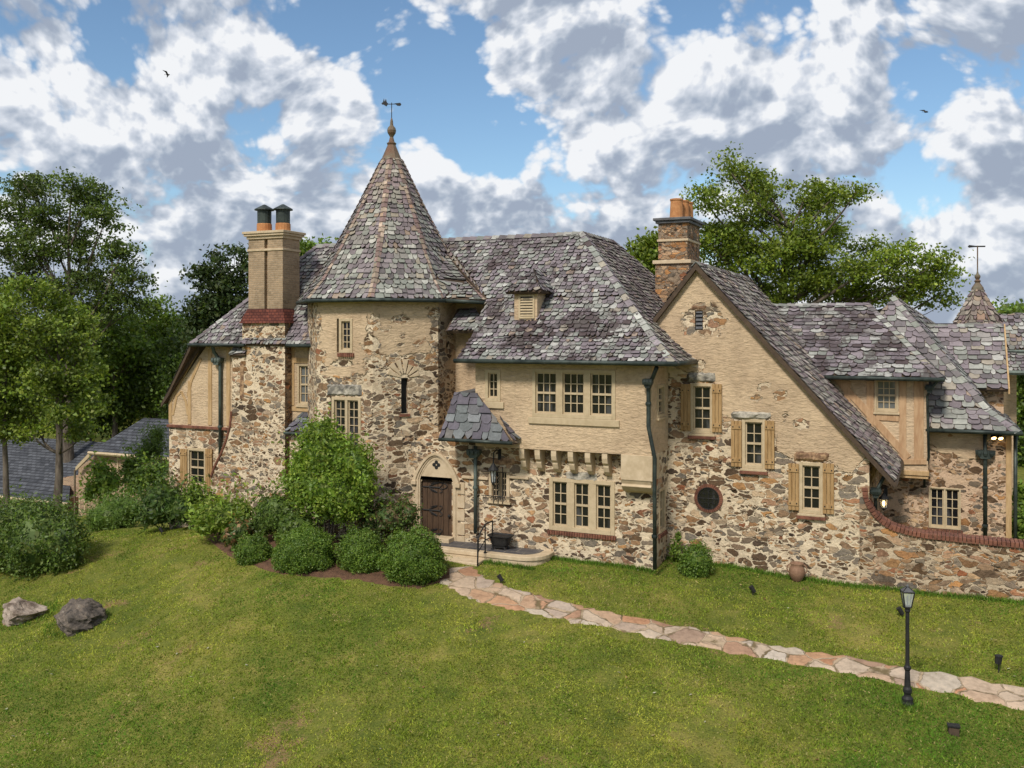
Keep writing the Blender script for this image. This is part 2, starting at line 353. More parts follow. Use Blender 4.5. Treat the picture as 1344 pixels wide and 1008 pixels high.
class MB:
    def __init__(self): self.v = []; self.f = []; self.mi = []
    def add(self, verts, faces, mi=0):
        b = len(self.v); self.v += [tuple(p) for p in verts]
        for f in faces: self.f.append(tuple(b + i for i in f)); self.mi.append(mi)
    def box(self, o, ex, ey, ez, mi=0):
        o, ex, ey, ez = V(o), V(ex), V(ey), V(ez)
        self.add([o, o + ex, o + ex + ey, o + ey, o + ez, o + ex + ez, o + ex + ey + ez, o + ey + ez],
                 [(0, 3, 2, 1), (4, 5, 6, 7), (0, 1, 5, 4), (1, 2, 6, 5), (2, 3, 7, 6), (3, 0, 4, 7)], mi)
    def abox(self, x0, x1, y0, y1, z0, z1, mi=0):
        self.box((x0, y0, z0), (x1 - x0, 0, 0), (0, y1 - y0, 0), (0, 0, z1 - z0), mi)
    def prism(self, poly, off, mi=0):
        n = len(poly); off = V(off)
        self.add([V(p) for p in poly] + [V(p) + off for p in poly],
                 [tuple(range(n - 1, -1, -1)), tuple(range(n, 2 * n))] + [(i, (i + 1) % n, n + (i + 1) % n, n + i) for i in range(n)], mi)
    def tube(self, pts, r, seg=8, mi=0, cap=True):
        pts = [V(p) for p in pts]; rs = r if hasattr(r, '__len__') else [r] * len(pts)
        vs = []; fs = []; up = None
        for i, p in enumerate(pts):
            t = (pts[min(i + 1, len(pts) - 1)] - pts[max(i - 1, 0)]).normalized()
            if up is None: up = V((0, 0, 1)) if abs(t.z) < .9 else V((1, 0, 0))
            a = t.cross(up).normalized(); b_ = a.cross(t).normalized(); up = b_
            for k in range(seg):
                an = 2 * math.pi * k / seg
                vs.append(p + (a * math.cos(an) + b_ * math.sin(an)) * rs[i])
        for i in range(len(pts) - 1):
            for k in range(seg):
                fs.append((i * seg + k, i * seg + (k + 1) % seg, (i + 1) * seg + (k + 1) % seg, (i + 1) * seg + k))
        if cap:
            fs.append(tuple(range(seg - 1, -1, -1))); fs.append(tuple(range((len(pts) - 1) * seg, len(pts) * seg)))
        self.add(vs, fs, mi)
    def lathe(self, c, prof, seg=16, mi=0, rot=0.0):
        c = V(c); vs = []; fs = []
        for r, z in prof:
            for k in range(seg):
                an = 2 * math.pi * k / seg + rot
                vs.append(c + V((r * math.cos(an), r * math.sin(an), z)))
        for i in range(len(prof) - 1):
            for k in range(seg):
                fs.append((i * seg + k, i * seg + (k + 1) % seg, (i + 1) * seg + (k + 1) % seg, (i + 1) * seg + k))
        fs.append(tuple(range(seg - 1, -1, -1))); fs.append(tuple(range((len(prof) - 1) * seg, len(prof) * seg)))
        self.add(vs, fs, mi)
    def build(self, name, mats, parent=None, bevel=0.0, smooth=False):
        me = bpy.data.meshes.new(name); me.from_pydata(self.v, [], self.f)
        for mm in (mats if isinstance(mats, (list, tuple)) else [mats]): me.materials.append(mm)
        me.polygons.foreach_set('material_index', self.mi)
        if smooth: me.polygons.foreach_set('use_smooth', [True] * len(self.f))
        me.update()
        o = bpy.data.objects.new(name, me); link(o, parent)
        if bevel:
            bv = o.modifiers.new('bevel', 'BEVEL'); bv.width = bevel; bv.segments = 2; bv.limit_method = 'ANGLE'
        return o
def np_mesh(name, verts, k, mats, colors=None, parent=None, mi=None):
    """verts grouped k per face; colours one per face"""
    verts = np.asarray(verts, dtype=np.float32).reshape(-1, 3); n = len(verts) // k
    me = bpy.data.meshes.new(name)
    me.vertices.add(len(verts)); me.vertices.foreach_set('co', verts.ravel())
    me.loops.add(n * k); me.loops.foreach_set('vertex_index', np.arange(n * k, dtype=np.int32))
    me.polygons.add(n); me.polygons.foreach_set('loop_start', np.arange(0, n * k, k, dtype=np.int32))
    try: me.polygons.foreach_set('loop_total', np.full(n, k, dtype=np.int32))
    except Exception: pass
    for mm in (mats if isinstance(mats, (list, tuple)) else [mats]): me.materials.append(mm)
    if mi is not None: me.polygons.foreach_set('material_index', mi)
    if colors is not None:
        c = np.ones((n, 4), dtype=np.float32); c[:, :3] = colors
        me.attributes.new('Col', 'FLOAT_COLOR', 'FACE').data.foreach_set('color', c.ravel())
    me.update(calc_edges=True); me.validate()
    o = bpy.data.objects.new(name, me); link(o, parent)
    return o

# ------------------------------------------------------------------ ground
VA = 25.75; VT = VA - .95; VJ = VA - .45; VG = 27.07; VL = 26.4
ctrl = []
def gp(px, py, z): r = ray(px, py); t = z / r[2]; p = PD(px, py, t); ctrl.append((p.x, p.y, ZC + z))
def gv(px, py, v): p = PV(px, py, v); ctrl.append(tuple(p))
gv(690, 730, VA); gv(862, 748, VA); gv(945, 742, VG); gv(1060, 758, VG); gv(1210, 778, VG); gv(1344, 787, VG)
for a_ in [(573, 757, -6.93), (640, 752, -6.85), (700, 775, -6.95), (600, 776, -7.02), (800, 806, -7.2), (800, 823, -7.28), (1000, 845, -7.5), (1344, 900, -7.62), (1344, 930, -7.75),
           (1191, 925, -7.8), (1344, 1008, -8.2), (1000, 1008, -8.35), (672, 1008, -8.4), (672, 900, -7.85), (672, 820, -7.35), (430, 772, -7.05), (310, 745, -7.05),
           (275, 700, -6.95), (300, 850, -7.9), (300, 950, -8.6), (150, 800, -8.2), (0, 900, -9.0), (0, 1008, -9.4), (350, 1008, -8.9), (120, 702, -7.7), (60, 765, -8.2), (60, 828, -8.5),
           (200, 740, -7.5)]: gp(*a_)
gv(380, 690, 26); gv(222, 692, 27)
for x_, y_, z_ in [(-20, 32, 0.3), (-10, 35, .3), (2, 32, .3), (6, 26, .2), (12, 20, -.6), (10, 40, .2), (-30, 36, -1.6), (-42, 45, -3.3), (-36, 30, -2.2), (-48, 37, -3.9), (-56, 44, -4.2), (-30, 16, -2.6), (-18, 8, -2.6), (2, 8, -2.2),
                   (-60, 60, -2.5), (-20, 60, -.5), (20, 60, -.8), (40, 30, -1.5), (-60, 20, -3), (30, 5, -2), (-20, -10, -3), (60, 80, -2), (-60, 100, -3), (0, 100, -2)]: ctrl.append((x_, y_, z_))
CT = np.array(ctrl)
def tps_k(r2): return np.where(r2 > 1e-9, r2 * np.log(np.maximum(r2, 1e-9)), 0)
_n = len(CT)
_K = tps_k(((CT[:, None, :2] - CT[None, :, :2]) ** 2).sum(-1)) + np.eye(_n) * 1.5
_P = np.c_[np.ones(_n), CT[:, :2]]
_A = np.block([[_K, _P], [_P.T, np.zeros((3, 3))]])
_S = np.linalg.solve(_A, np.r_[CT[:, 2], 0, 0, 0])
def terrain(x, y):
    x = np.atleast_1d(np.asarray(x, float)); y = np.atleast_1d(np.asarray(y, float))
    xc = np.clip(x, -60, 60); yc = np.clip(y, -10, 100)
    out = np.empty(len(x))
    for i in range(0, len(x), 20000):
        sl = slice(i, i + 20000)
        r2 = (xc[sl, None] - CT[None, :, 0]) ** 2 + (yc[sl, None] - CT[None, :, 1]) ** 2
        out[sl] = tps_k(r2) @ _S[:_n] + _S[_n] + _S[_n + 1] * xc[sl] + _S[_n + 2] * yc[sl]
    # gentle unevenness of a mown lawn
    out += .025 * np.sin(x * 1.3 + .6 * np.sin(y * .9)) * np.sin(y * 1.1 + .5) + .012 * np.sin(x * 3.1 + y * 2.3)
    return out
def tz(x, y): return float(terrain(x, y)[0])
def ground(px, py):
    r = ray(px, py); ts = np.linspace(8, 75, 900)
    z = terrain(r.x * ts, r.y * ts); below = np.where(ZC + r.z * ts < z)[0]
    t = ts[below[0]] if len(below) else 60
    return V((r.x * t, r.y * t, ZC + r.z * t))
def axis_lines(lo, hi, step, far):
    a = list(np.arange(lo, hi + 1e-6, step)); s = step
    l, h = lo, hi
    while h < far: s *= 1.35; h += s; l -= s; a.append(h); a.insert(0, l)
    return np.array(a)
gx = axis_lines(-36, 9, .35, 900); gy = axis_lines(8, 40, .35, 900)
XX, YY = np.meshgrid(gx, gy); ZZ = terrain(XX.ravel(), YY.ravel())
mb = MB(); nx = len(gx)
mb.v = [tuple(p) for p in np.c_[XX.ravel(), YY.ravel(), ZZ]]
mb.f = [(j * nx + i, j * nx + i + 1, (j + 1) * nx + i + 1, (j + 1) * nx + i) for j in range(len(gy) - 1) for i in range(nx - 1)]
mb.mi = [0] * len(mb.f)
setp(mb.build('lawn', M['lawn'], smooth=True), 'sloping mown lawn in front of the stone house', 'lawn', kind='structure')

def catmull(pts, n):
    pts = [V((p[0], p[1], 0)) for p in pts]; P = [pts[0] * 2 - pts[1]] + pts + [pts[-1] * 2 - pts[-2]]; out = []
    m_ = len(pts) - 1
    for k in range(n + 1):
        t = k / n * m_; i = min(int(t), m_ - 1); t -= i
        a, b, c, d_ = P[i:i + 4]
        out.append(.5 * (2 * b + (c - a) * t + (2 * a - 5 * b + 4 * c - d_) * t * t + (3 * b - a - 3 * c + d_) * t ** 3))
    return out
def drape(name, A, B, n, mm, lift, mat, label):
    """a sheet laid on the ground between two edge lines"""
    A = catmull([ground(*p) for p in A], n); B = catmull([ground(*p) for p in B], n); mb = MB()
    ph = 0.0
    for i in range(n + 1):
        k = (A[i] - B[i]).normalized(); A[i] = A[i] + k * (rng.normal(0, .035) + .06 * math.sin(i * .9 + math.sin(i * .37) * 3)); B[i] = B[i] - k * (rng.normal(0, .035) + .06 * math.sin(i * .8 + 1 + math.sin(i * .41) * 3))
    pts = []
    for a, b in zip(A, B):
        for k in range(mm + 1): pts.append(a.lerp(b, k / mm))
    z = terrain([p.x for p in pts], [p.y for p in pts])
    mb.v = [(p.x, p.y, z_ + (lift if 0 < i % (mm + 1) < mm else -.02)) for i, (p, z_) in enumerate(zip(pts, z))]
    mb.f = [(i * (mm + 1) + k, i * (mm + 1) + k + 1, (i + 1) * (mm + 1) + k + 1, (i + 1) * (mm + 1) + k) for i in range(n) for k in range(mm)]
    mb.mi = [0] * len(mb.f)
    o = mb.build(name, mat, smooth=True)
    setp(o, label, name.replace('_', ' '), kind='structure')
    return [(p.x, p.y) for p in A] + [(p.x, p.y) for p in reversed(B)]
path_poly = drape('path', [(622, 744), (632, 755), (665, 769), (700, 780), (750, 793), (800, 805), (900, 823), (1000, 844), (1100, 861), (1200, 880), (1344, 901), (1480, 922)],
                  [(574, 750), (576, 764), (610, 784), (650, 797), (700, 807), (780, 822), (880, 843), (980, 862), (1080, 881), (1180, 901), (1344, 934), (1480, 962)], 120, 14, .03, M['flag'],
                  'curving flagstone path in pink and cream stones crossing the lawn')
mulch_poly = drape('mulch_bed', [(262, 690), (300, 690), (360, 700), (440, 705), (520, 715), (575, 735), (590, 745)],
                   [(258, 699), (286, 720), (327, 745), (400, 759), (470, 765), (540, 773), (590, 763)], 50, 12, .035, M['mulch'], 'brown mulch bed under the clipped shrubs')

# ------------------------------------------------------------------ wall building
class Frame:
    def __init__(self, O, R, N): self.O, self.R, self.N = V(O), V(R).normalized(), V(N).normalized()
    def p(self, s, z, out=0.0): q = self.O + self.R * s + self.N * out; return V((q.x, q.y, z))
    def px(self, px, py):
        r = ray(px, py); c = V((0, 0, ZC)); t = (self.O - c).dot(self.N) / r.dot(self.N); q = c + r * t
        return (q - self.O).dot(self.R), q.z
    def rect(self, x0, y0, x1, y1):
        s0 = self.px(x0, (y0 + y1) / 2)[0]; s1 = self.px(x1, (y0 + y1) / 2)[0]
        return s0, s1, self.px((x0 + x1) / 2, y1)[1], self.px((x0 + x1) / 2, y0)[1]
def front(v): return Frame((0, v, 0), (1, 0, 0), (0, -1, 0))
def side(u): return Frame((u, 0, 0), (0, 1, 0), (1, 0, 0))

def clip_poly(sub, clip):
    """Sutherland-Hodgman, clip polygon convex and counter-clockwise"""
    out = sub
    for i in range(len(clip)):
        a, b = clip[i], clip[(i + 1) % len(clip)]; inp, out = out, []
        if not inp: return []
        def inside(p): return (b[0] - a[0]) * (p[1] - a[1]) - (b[1] - a[1]) * (p[0] - a[0]) >= -1e-9
        for j in range(len(inp)):
            p, q = inp[j - 1], inp[j]; pi, qi = inside(p), inside(q)
            if pi != qi:
                d1 = (b[0] - a[0]) * (p[1] - a[1]) - (b[1] - a[1]) * (p[0] - a[0]); d2 = (b[0] - a[0]) * (q[1] - a[1]) - (b[1] - a[1]) * (q[0] - a[0])
                t = d1 / (d1 - d2); out.append((p[0] + (q[0] - p[0]) * t, p[1] + (q[1] - p[1]) * t))
            if qi: out.append(q)
    return out
def lines(lo, hi, step, extra):
    n = max(1, int(round((hi - lo) / step))); a = set(round(lo + (hi - lo) * i / n, 4) for i in range(n + 1))
    for e in extra: 
        if lo < e < hi: a.add(round(e, 4))
    a = sorted(a); keep = [a[0]]; ex = set(round(e, 4) for e in extra)
    for x in a[1:]:
        if x - keep[-1] < step * .3 and x not in ex and x != a[-1]: continue
        if x - keep[-1] < step * .3 and keep[-1] not in ex and len(keep) > 1: keep[-1] = x; continue
        keep.append(x)
    return keep
def interp(x, pts):
    return float(np.interp(x, [p[0] for p in pts], [p[1] for p in pts]))
def stone_fn(bound=None, spots=(), const=None, soft=14):
    """where rubble shows (1) and where render covers it (0), surveyed off the photo"""
    def f(P):
        if const is not None: return const
        px, py = proj(P); a = min(1, max(0, (py - interp(px, bound)) / soft + .5))
        for x, y, rx, ry in spots:
            q = 1.25 - math.hypot((px - x) / rx, (py - y) / ry) * .8
            a = max(a, min(1, q))
        return a
    return f
def wall(name, fr, poly, opens, fn, parent, mat, depth=.16, step=.16):
    area = sum(poly[i][0] * poly[(i + 1) % len(poly)][1] - poly[(i + 1) % len(poly)][0] * poly[i][1] for i in range(len(poly)))
    if area < 0: poly = poly[::-1]
    S = lines(min(p[0] for p in poly), max(p[0] for p in poly), step, [o[0] for o in opens] + [o[1] for o in opens])
    Z = lines(min(p[1] for p in poly), max(p[1] for p in poly), step, [o[2] for o in opens] + [o[3] for o in opens])
    mb = MB(); idx = {}; att = []
    def vert(s, z, out=0.0):
        k = (round(s, 4), round(z, 4), out)
        if k not in idx:
            P = fr.p(s, z, out); idx[k] = len(mb.v); mb.v.append(tuple(P)); att.append(fn(P))
        return idx[k]
    for i in range(len(S) - 1):
        for j in range(len(Z) - 1):
            cs, cz = (S[i] + S[i + 1]) / 2, (Z[j] + Z[j + 1]) / 2
            if any(o[0] < cs < o[1] and o[2] < cz < o[3] for o in opens): continue
            q = clip_poly([(S[i], Z[j]), (S[i + 1], Z[j]), (S[i + 1], Z[j + 1]), (S[i], Z[j + 1])], poly)
            if len(q) >= 3:
                ids = []
                for p in q:
                    k = vert(*p)
                    if k not in ids: ids.append(k)
                if len(ids) >= 3: mb.f.append(tuple(ids)); mb.mi.append(0)
    for s0, s1, z0, z1 in opens:
        c = [(s0, z0), (s1, z0), (s1, z1), (s0, z1)]
        for k in range(4):
            a, b = c[k], c[(k + 1) % 4]
            mb.f.append((vert(*a), vert(*a, -depth), vert(*b, -depth), vert(*b))); mb.mi.append(0)
    o = mb.build(name, mat, parent)
    o.data.attributes.new('stone', 'FLOAT', 'POINT').data.foreach_set('value', att)
    return o
def wall_mesh(mb, name, mat, parent, val=1.0, smooth=False):
    o = mb.build(name, mat, parent, smooth=smooth)
    o.data.attributes.new('stone', 'FLOAT', 'POINT').data.foreach_set('value', [val] * len(mb.v))
    return o

# ------------------------------------------------------------------ slate roofs: every slate laid as its own little slab
SLATES = [((.165, .135, .150), 24), ((.215, .180, .195), 16), ((.205, .215, .19), 18), ((.275, .28, .25), 14), ((.23, .215, .20), 14), ((.27, .235, .185), 6), ((.27, .20, .15), 2), ((.38, .375, .345), 9), ((.115, .10, .105), 12)]
_sc = np.array([s[0] for s in SLATES]); _sw = np.array([s[1] for s in SLATES], float); _sw /= _sw.sum()
def wob(x, y, z):
    return (math.sin(x * .9 + 1.7 * math.sin(y * .6 + z)) + math.sin(y * 1.3 + z * 1.7 + 1.1 * math.sin(x * 1.1)) + .8 * math.sin((x - z) * 2.3 + y) + .6 * math.sin(z * 3.7 + x * 2.9)) / 3.4
class Roof:
    def __init__(self): self.q = []; self.qc = []; self.mb = MB()
    def col(self, P, dark, tint):
        c = (_sc[rng.choice(len(_sc), p=_sw)] * .86 + np.array((.222, .202, .20)) * .14) * rng.uniform(.84, 1.16)
        if wob(*P) > .62 and rng.random() < dark * .6: c = np.array((.062, .045, .047)) * rng.uniform(.7, 1.7)
        elif rng.random() < .04 * dark: c = np.array((.07, .05, .05))
        if tint is not None: c = c * np.array(tint)
        return c
    def facet(self, poly, e=.160, w=(.12, .27), dark=.7, tint=None, th=.09, under=True):
        P = [V(p) for p in poly]
        n = V((0, 0, 0))
        for i in range(len(P)): n += P[i].cross(P[(i + 1) % len(P)])
        n.normalize()
        if n.z < 0: n = -n; P = P[::-1]
        h = V((0, 0, 1)).cross(n).normalized() if n.z < .999 else V((1, 0, 0)); up = n.cross(h)
        o = P[0]; L = [((p - o).dot(h), (p - o).dot(up)) for p in P]
        if under: self.mb.prism([p - n * .012 for p in P], -n * th)
        ys = [l[1] for l in L]; y0, y1 = min(ys), max(ys)
        def xr(y):
            y = min(max(y, y0 + 1e-4), y1 - 1e-4); xs = []
            for i in range(len(L)):
                a, b = L[i], L[(i + 1) % len(L)]
                if (a[1] - y) * (b[1] - y) <= 0 and abs(a[1] - b[1]) > 1e-9: xs.append(a[0] + (b[0] - a[0]) * (y - a[1]) / (b[1] - a[1]))
            return (min(xs), max(xs)) if xs else (0, 0)
        k = 0; y = y0
        while y < y1 - .03:
            yt = min(y + e * 1.35, y1); lo0, hi0 = xr(y); lo1, hi1 = xr(yt); lom, him = xr(min(y + e * .3, y1))
            x = min(lo0, lo1) - rng.uniform(0, w[0])
            while x < max(hi0, hi1):
                ww = rng.uniform(*w) * (1 if rng.random() > .12 else .6); xa, xb = x + .008, x + ww - .008; x += ww
                yb = y - rng.uniform(-.012, .045); ch = rng.uniform(.1, .42) * ww * rng.choice([0, 1, 1, 1]); cv = rng.uniform(.25, .6) * e
                ch2 = ch * rng.uniform(.4, 1.2) if rng.random() > .15 else 0; r0 = rng.uniform(.035, .078); tl = rng.uniform(-.008, .008)
                def pt(xx, yy, lo, hi, hh): return o + h * min(max(xx, lo), hi) + up * yy + n * hh
                if min(xb, him) - max(xa, lom) < .02: continue
                q = [pt(xa + ch, yb, lo0, hi0, r0 + tl), pt(xb - ch2, yb, lo0, hi0, r0 - tl), pt(xb, yb + cv, lom, him, r0 * .85), pt(xb, yt, lo1, hi1, .004), pt(xa, yt, lo1, hi1, .004), pt(xa, yb + cv, lom, him, r0 * .85)]
                c = self.col(q[0], dark, tint)
                self.q.append(q); self.qc.append(np.append(c, dark))
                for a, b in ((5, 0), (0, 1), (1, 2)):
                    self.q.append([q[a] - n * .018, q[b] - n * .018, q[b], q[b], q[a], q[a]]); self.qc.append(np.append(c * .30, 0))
            y += e; k += 1
    def hip(self, a, b, n1, n2, w=.15, ln=.3, tint=None, dark=.2):
        a, b = V(a), V(b); n1, n2 = V(n1), V(n2); t = (b - a).normalized(); L = (b - a).length; x = 0
        d1 = t.cross(n1).normalized(); d2 = t.cross(n2).normalized()
        if d1.dot(n2) > 0: d1 = -d1
        if d2.dot(n1) > 0: d2 = -d2
        # each arm must run down its own slope
        if d1.z > 0: d1 = -d1
        if d2.z > 0: d2 = -d2
        m_ = (n1 + n2).normalized()
        while x < L - .02:
            e = min(x + ln, L)
            for dd, nn in ((d1, n1), (d2, n2)):
                r0, r1 = .075, .045
                p = [a + t * x + m_ * r0, a + t * x + dd * w + nn * r0, a + t * (e + .03) + dd * w + nn * r1, a + t * (e + .03) + m_ * r1]
                self.q.append([p[0], p[1], p[1], p[2], p[3], p[3]]); self.qc.append(np.append(self.col(p[0], dark, tint), dark))
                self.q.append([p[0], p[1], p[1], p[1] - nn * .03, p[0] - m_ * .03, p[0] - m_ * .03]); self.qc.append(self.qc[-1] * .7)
            x += ln * rng.uniform(.85, 1.1)
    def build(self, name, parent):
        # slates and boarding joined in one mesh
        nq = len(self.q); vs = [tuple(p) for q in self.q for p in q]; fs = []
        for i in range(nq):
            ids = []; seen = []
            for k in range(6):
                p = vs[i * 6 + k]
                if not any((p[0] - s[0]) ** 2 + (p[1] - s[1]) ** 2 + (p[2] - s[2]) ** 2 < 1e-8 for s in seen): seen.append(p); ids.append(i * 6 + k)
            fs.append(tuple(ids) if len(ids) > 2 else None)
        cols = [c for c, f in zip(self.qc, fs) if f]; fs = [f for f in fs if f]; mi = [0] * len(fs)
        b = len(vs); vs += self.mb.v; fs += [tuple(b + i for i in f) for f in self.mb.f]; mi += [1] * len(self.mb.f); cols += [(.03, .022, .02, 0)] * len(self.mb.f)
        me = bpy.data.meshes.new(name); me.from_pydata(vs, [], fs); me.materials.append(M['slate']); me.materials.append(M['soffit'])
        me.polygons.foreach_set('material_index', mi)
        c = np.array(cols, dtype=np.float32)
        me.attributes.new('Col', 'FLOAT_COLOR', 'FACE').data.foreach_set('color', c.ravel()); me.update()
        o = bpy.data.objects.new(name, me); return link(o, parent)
def nrm(*P):
    n = (V(P[1]) - V(P[0])).cross(V(P[2]) - V(P[0])).normalized(); return n if n.z > 0 else -n

# ------------------------------------------------------------------ windows
def window(parent, fr, rc, n=1, cols=2, rows=4, fw=.085, mw=.13, hung=True, glass='glass', sill=None, frame='cream', depth=.14, name='window', tr=0):
    s0, s1, z0, z1 = rc
    mb = MB()
    def bx(m_, a, b, c, d_, o0, o1): m_.box(fr.p(a, c, o1), fr.R * (b - a), -fr.N * (o1 - o0), V((0, 0, d_ - c)))
    bx(mb, s0, s0 + fw, z0, z1, -depth, .03); bx(mb, s1 - fw, s1, z0, z1, -depth, .03)
    bx(mb, s0 + fw, s1 - fw, z1 - fw, z1, -depth, .028); bx(mb, s0 + fw, s1 - fw, z0, z0 + fw * 1.1, -depth, .04)
    inner = (s1 - s0 - 2 * fw - (n - 1) * mw) / n
    for k in range(1, n): a = s0 + fw + k * inner + (k - 1) * mw; bx(mb, a, a + mw, z0 + fw * 1.1, z1 - fw, -depth, .022)
    W_ = mb.build(name, M[frame], parent, bevel=.006)
    for k in range(n):
        a = s0 + fw + k * (inner + mw); b = a + inner; c, d_ = z0 + fw * 1.1, z1 - fw
        sh = MB(); st = .04; o0, o1 = -.10, -.045
        bx(sh, a, a + st, c, d_, o0, o1); bx(sh, b - st, b, c, d_, o0, o1); bx(sh, a + st, b - st, c, c + st * 1.3, o0, o1); bx(sh, a + st, b - st, d_ - st, d_, o0, o1)
        mid = (c + d_) / 2
        if hung: bx(sh, a + st, b - st, mid - .03, mid + .03, o0, o1 + .015)
        for i in range(1, cols): x = a + st + (b - a - 2 * st) * i / cols; bx(sh, x - .013, x + .013, c + st * 1.3, d_ - st, -.085, -.052)
        for j in range(1, rows):
            if hung and j * 2 == rows: continue
            z = c + st + (d_ - c - 2 * st) * j / rows; bx(sh, a + st, b - st, z - .012, z + .012, -.083, -.054)
        sh.build('sash', M[frame], W_)
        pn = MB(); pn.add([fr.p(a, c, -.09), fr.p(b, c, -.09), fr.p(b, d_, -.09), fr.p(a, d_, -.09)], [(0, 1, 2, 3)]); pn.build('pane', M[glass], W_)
    if sill:
        sb = MB()
        if sill == 'brick':
            x = s0 - .05
            while x < s1 + .03: bx(sb, x + .006, min(x + .075, s1 + .06), z0 - .13, z0 - .012, -.05, .07); x += .08
            sb.build('sill', M['brick_red'], W_, bevel=.008)
        elif sill == 'stone':
            bx(sb, s0 - .12, s1 + .12, z0 - .20, z0 - .004, -.05, .06); sb.build('sill', M['cream'], W_, bevel=.012)
        else:
            bx(sb, s0 - .04, s1 + .04, z0 - .07, z0 - .004, -.05, .08); sb.build('sill', M['cream'], W_, bevel=.01)
    return W_
def rough_block(mb, fr, rc, out=.05, seg=7):
    """a roughly dressed block with a hammered face"""
    s0, s1, z0, z1 = rc; n = max(3, int((s1 - s0) / .10)); k = max(3, int((z1 - z0) / .08)); vs = []
    for j in range(k + 1):
        for i in range(n + 1):
            edge = i in (0, n) or j in (0, k)
            vs.append(fr.p(s0 + (s1 - s0) * i / n + (rng.uniform(-.02, .02)), z0 + (z1 - z0) * j / k + rng.uniform(-.018, .018), -.03 if edge else out * rng.uniform(.5, 1.4)))
    mb.add(vs, [(j * (n + 1) + i, j * (n + 1) + i + 1, (j + 1) * (n + 1) + i + 1, (j + 1) * (n + 1) + i) for j in range(k) for i in range(n)])
def lintel(parent, fr, rc, mat='lintel', out=.05):
    mb = MB(); rough_block(mb, fr, rc, out); return mb.build('lintel', M[mat], parent)
def shutters(parent, fr, rcs, battens=2):
    for s0, s1, z0, z1 in rcs:
        mb = MB(); n = 3; w_ = (s1 - s0) / n
        for k in range(n): mb.box(fr.p(s0 + k * w_ + .004, z0, .075), fr.R * (w_ - .008), -fr.N * .045, V((0, 0, z1 - z0)))
        sh = mb.build('shutter', M['shutter'], parent, bevel=.005)
        for f_ in (.10, .82):
            b = MB(); z = z0 + (z1 - z0) * f_; b.box(fr.p(s0 + .01, z, .098), fr.R * (s1 - s0 - .02), -fr.N * .024, V((0, 0, .13)))
            for q in (.2, .8): b.box(fr.p(s0 + (s1 - s0) * q - .017, z + .048, .108), fr.R * .034, -fr.N * .012, V((0, 0, .034)), 1)
            b.build('batten', [M['shutter'], M['iron']], sh)
def plane_hit(px, py, P, n):
    r = ray(px, py); c = V((0, 0, ZC)); return c + r * ((V(P) - c).dot(V(n)) / r.dot(V(n)))

# ------------------------------------------------------------------ the mansion
H = thing('mansion', (-12, 28, .3), 'large rubble stone and tan rendered country house with slate roofs and conical corner tower', 'house')
UC = PV(860, 748, VA).x          # right corner of the entrance block
ZE = ZC - .83                    # main eave
fA = front(VA); fJ = front(VJ); fG = front(VG); fL = front(VL)
TL, TR = PV(414, 400, VT).x + .06, PV(487, 400, VT).x + .06
TS = TR - TL; TA = TS * 1.2071; TC = V(((TL + TR) / 2, VT + TA, 0))
R2 = math.sqrt(.5)
fT0 = front(VT)
fT1 = Frame((TR, VT, 0), (R2, R2, 0), (R2, -R2, 0))
c3 = V((TR + TS * R2, VT + TS * R2, 0))
fT2 = Frame((c3.x, c3.y, 0), (0, 1, 0), (1, 0, 0))

# --- entrance wall (rubble)
door_rc = fA.rect(551, 625, 593, 713)
smallw = fA.rect(642, 614, 669, 658)
tripw = fA.rect(721, 629, 807, 699)
xl = TR + (VA - VT)
surr = fA.rect(541, 592, 606, 716)
ztopA = ZC - 3.42
wall('wall', fA, [(xl - .1, -.6), (UC, -.6), (UC, ztopA), (xl - .1, ztopA)], [(door_rc[0], door_rc[1], .2, door_rc[3]), smallw, tripw], stone_fn(const=1), H, M['masonry'], depth=.3)
mb = MB(); mb.add([(xl - .1, VA, ztopA), (PV(660, 590, VA).x, VA, ztopA), (PV(660, 590, VA).x, VA + 1.9, ztopA + .5), (xl - .1, VA + 1.5, ztopA + .5)], [(0, 1, 2, 3)])
wall_mesh(mb, 'wall', M['masonry'], H)
fS = side(UC)
# right return of the entrance block
sw = fS.rect(863, 640, 874, 698)
wall('wall', fS, [(VA, -.6), (VG + .05, -.6), (VG + .05, ztopA), (VA, ztopA)], [(VA + .35, VA + 1.0, sw[2], sw[3])], stone_fn(const=1), H, M['masonry'])
window(H, fS, (VA + .35, VA + 1.0, sw[2], sw[3]), 1, 2, 4, sill='brick')
# --- jettied upper storey, rendered
jl = PV(624, 520, VJ).x; zj = ZC - 3.47
jw1 = fJ.rect(637, 485, 657, 527); jw3 = fJ.rect(699, 485, 808, 549)
st0 = stone_fn(const=0)
wall('wall', fJ, [(jl, zj), (UC + .02, zj), (UC + .02, ZE + .2), (jl, ZE + .2)], [jw1, jw3], st0, H, M['masonry'])
fJS = side(UC + .02); js = fJS.rect(861, 505, 869, 548)
jsr = (VJ + .55, VJ + 1.35, js[2], js[3])
wall('wall', fJS, [(VJ, zj), (VG + .05, zj), (VG + .05, ZE + .2), (VJ, ZE + .2)], [jsr], st0, H, M['masonry'])
window(H, fJS, jsr, 1, 2, 4, sill='wood')
window(H, fJ, jw1, 1, 2, 3, fw=.10, hung=False, sill='stone')
window(H, fJ, jw3, 3, 3, 4, fw=.10, mw=.20, sill='stone')
window(H, fA, tripw, 3, 2, 4, fw=.12, mw=.23, sill='brick')
mb = MB(); mb.add([(jl, VJ, zj), (UC + .02, VJ, zj), (UC + .02, VA + .02, zj), (jl, VA + .02, zj)], [(0, 1, 2, 3)])
mb.add([(jl, VJ, zj), (jl, VJ + 2.2, zj), (jl, VJ + 2.2, ZE), (jl, VJ, ZE)], [(0, 1, 2, 3)])
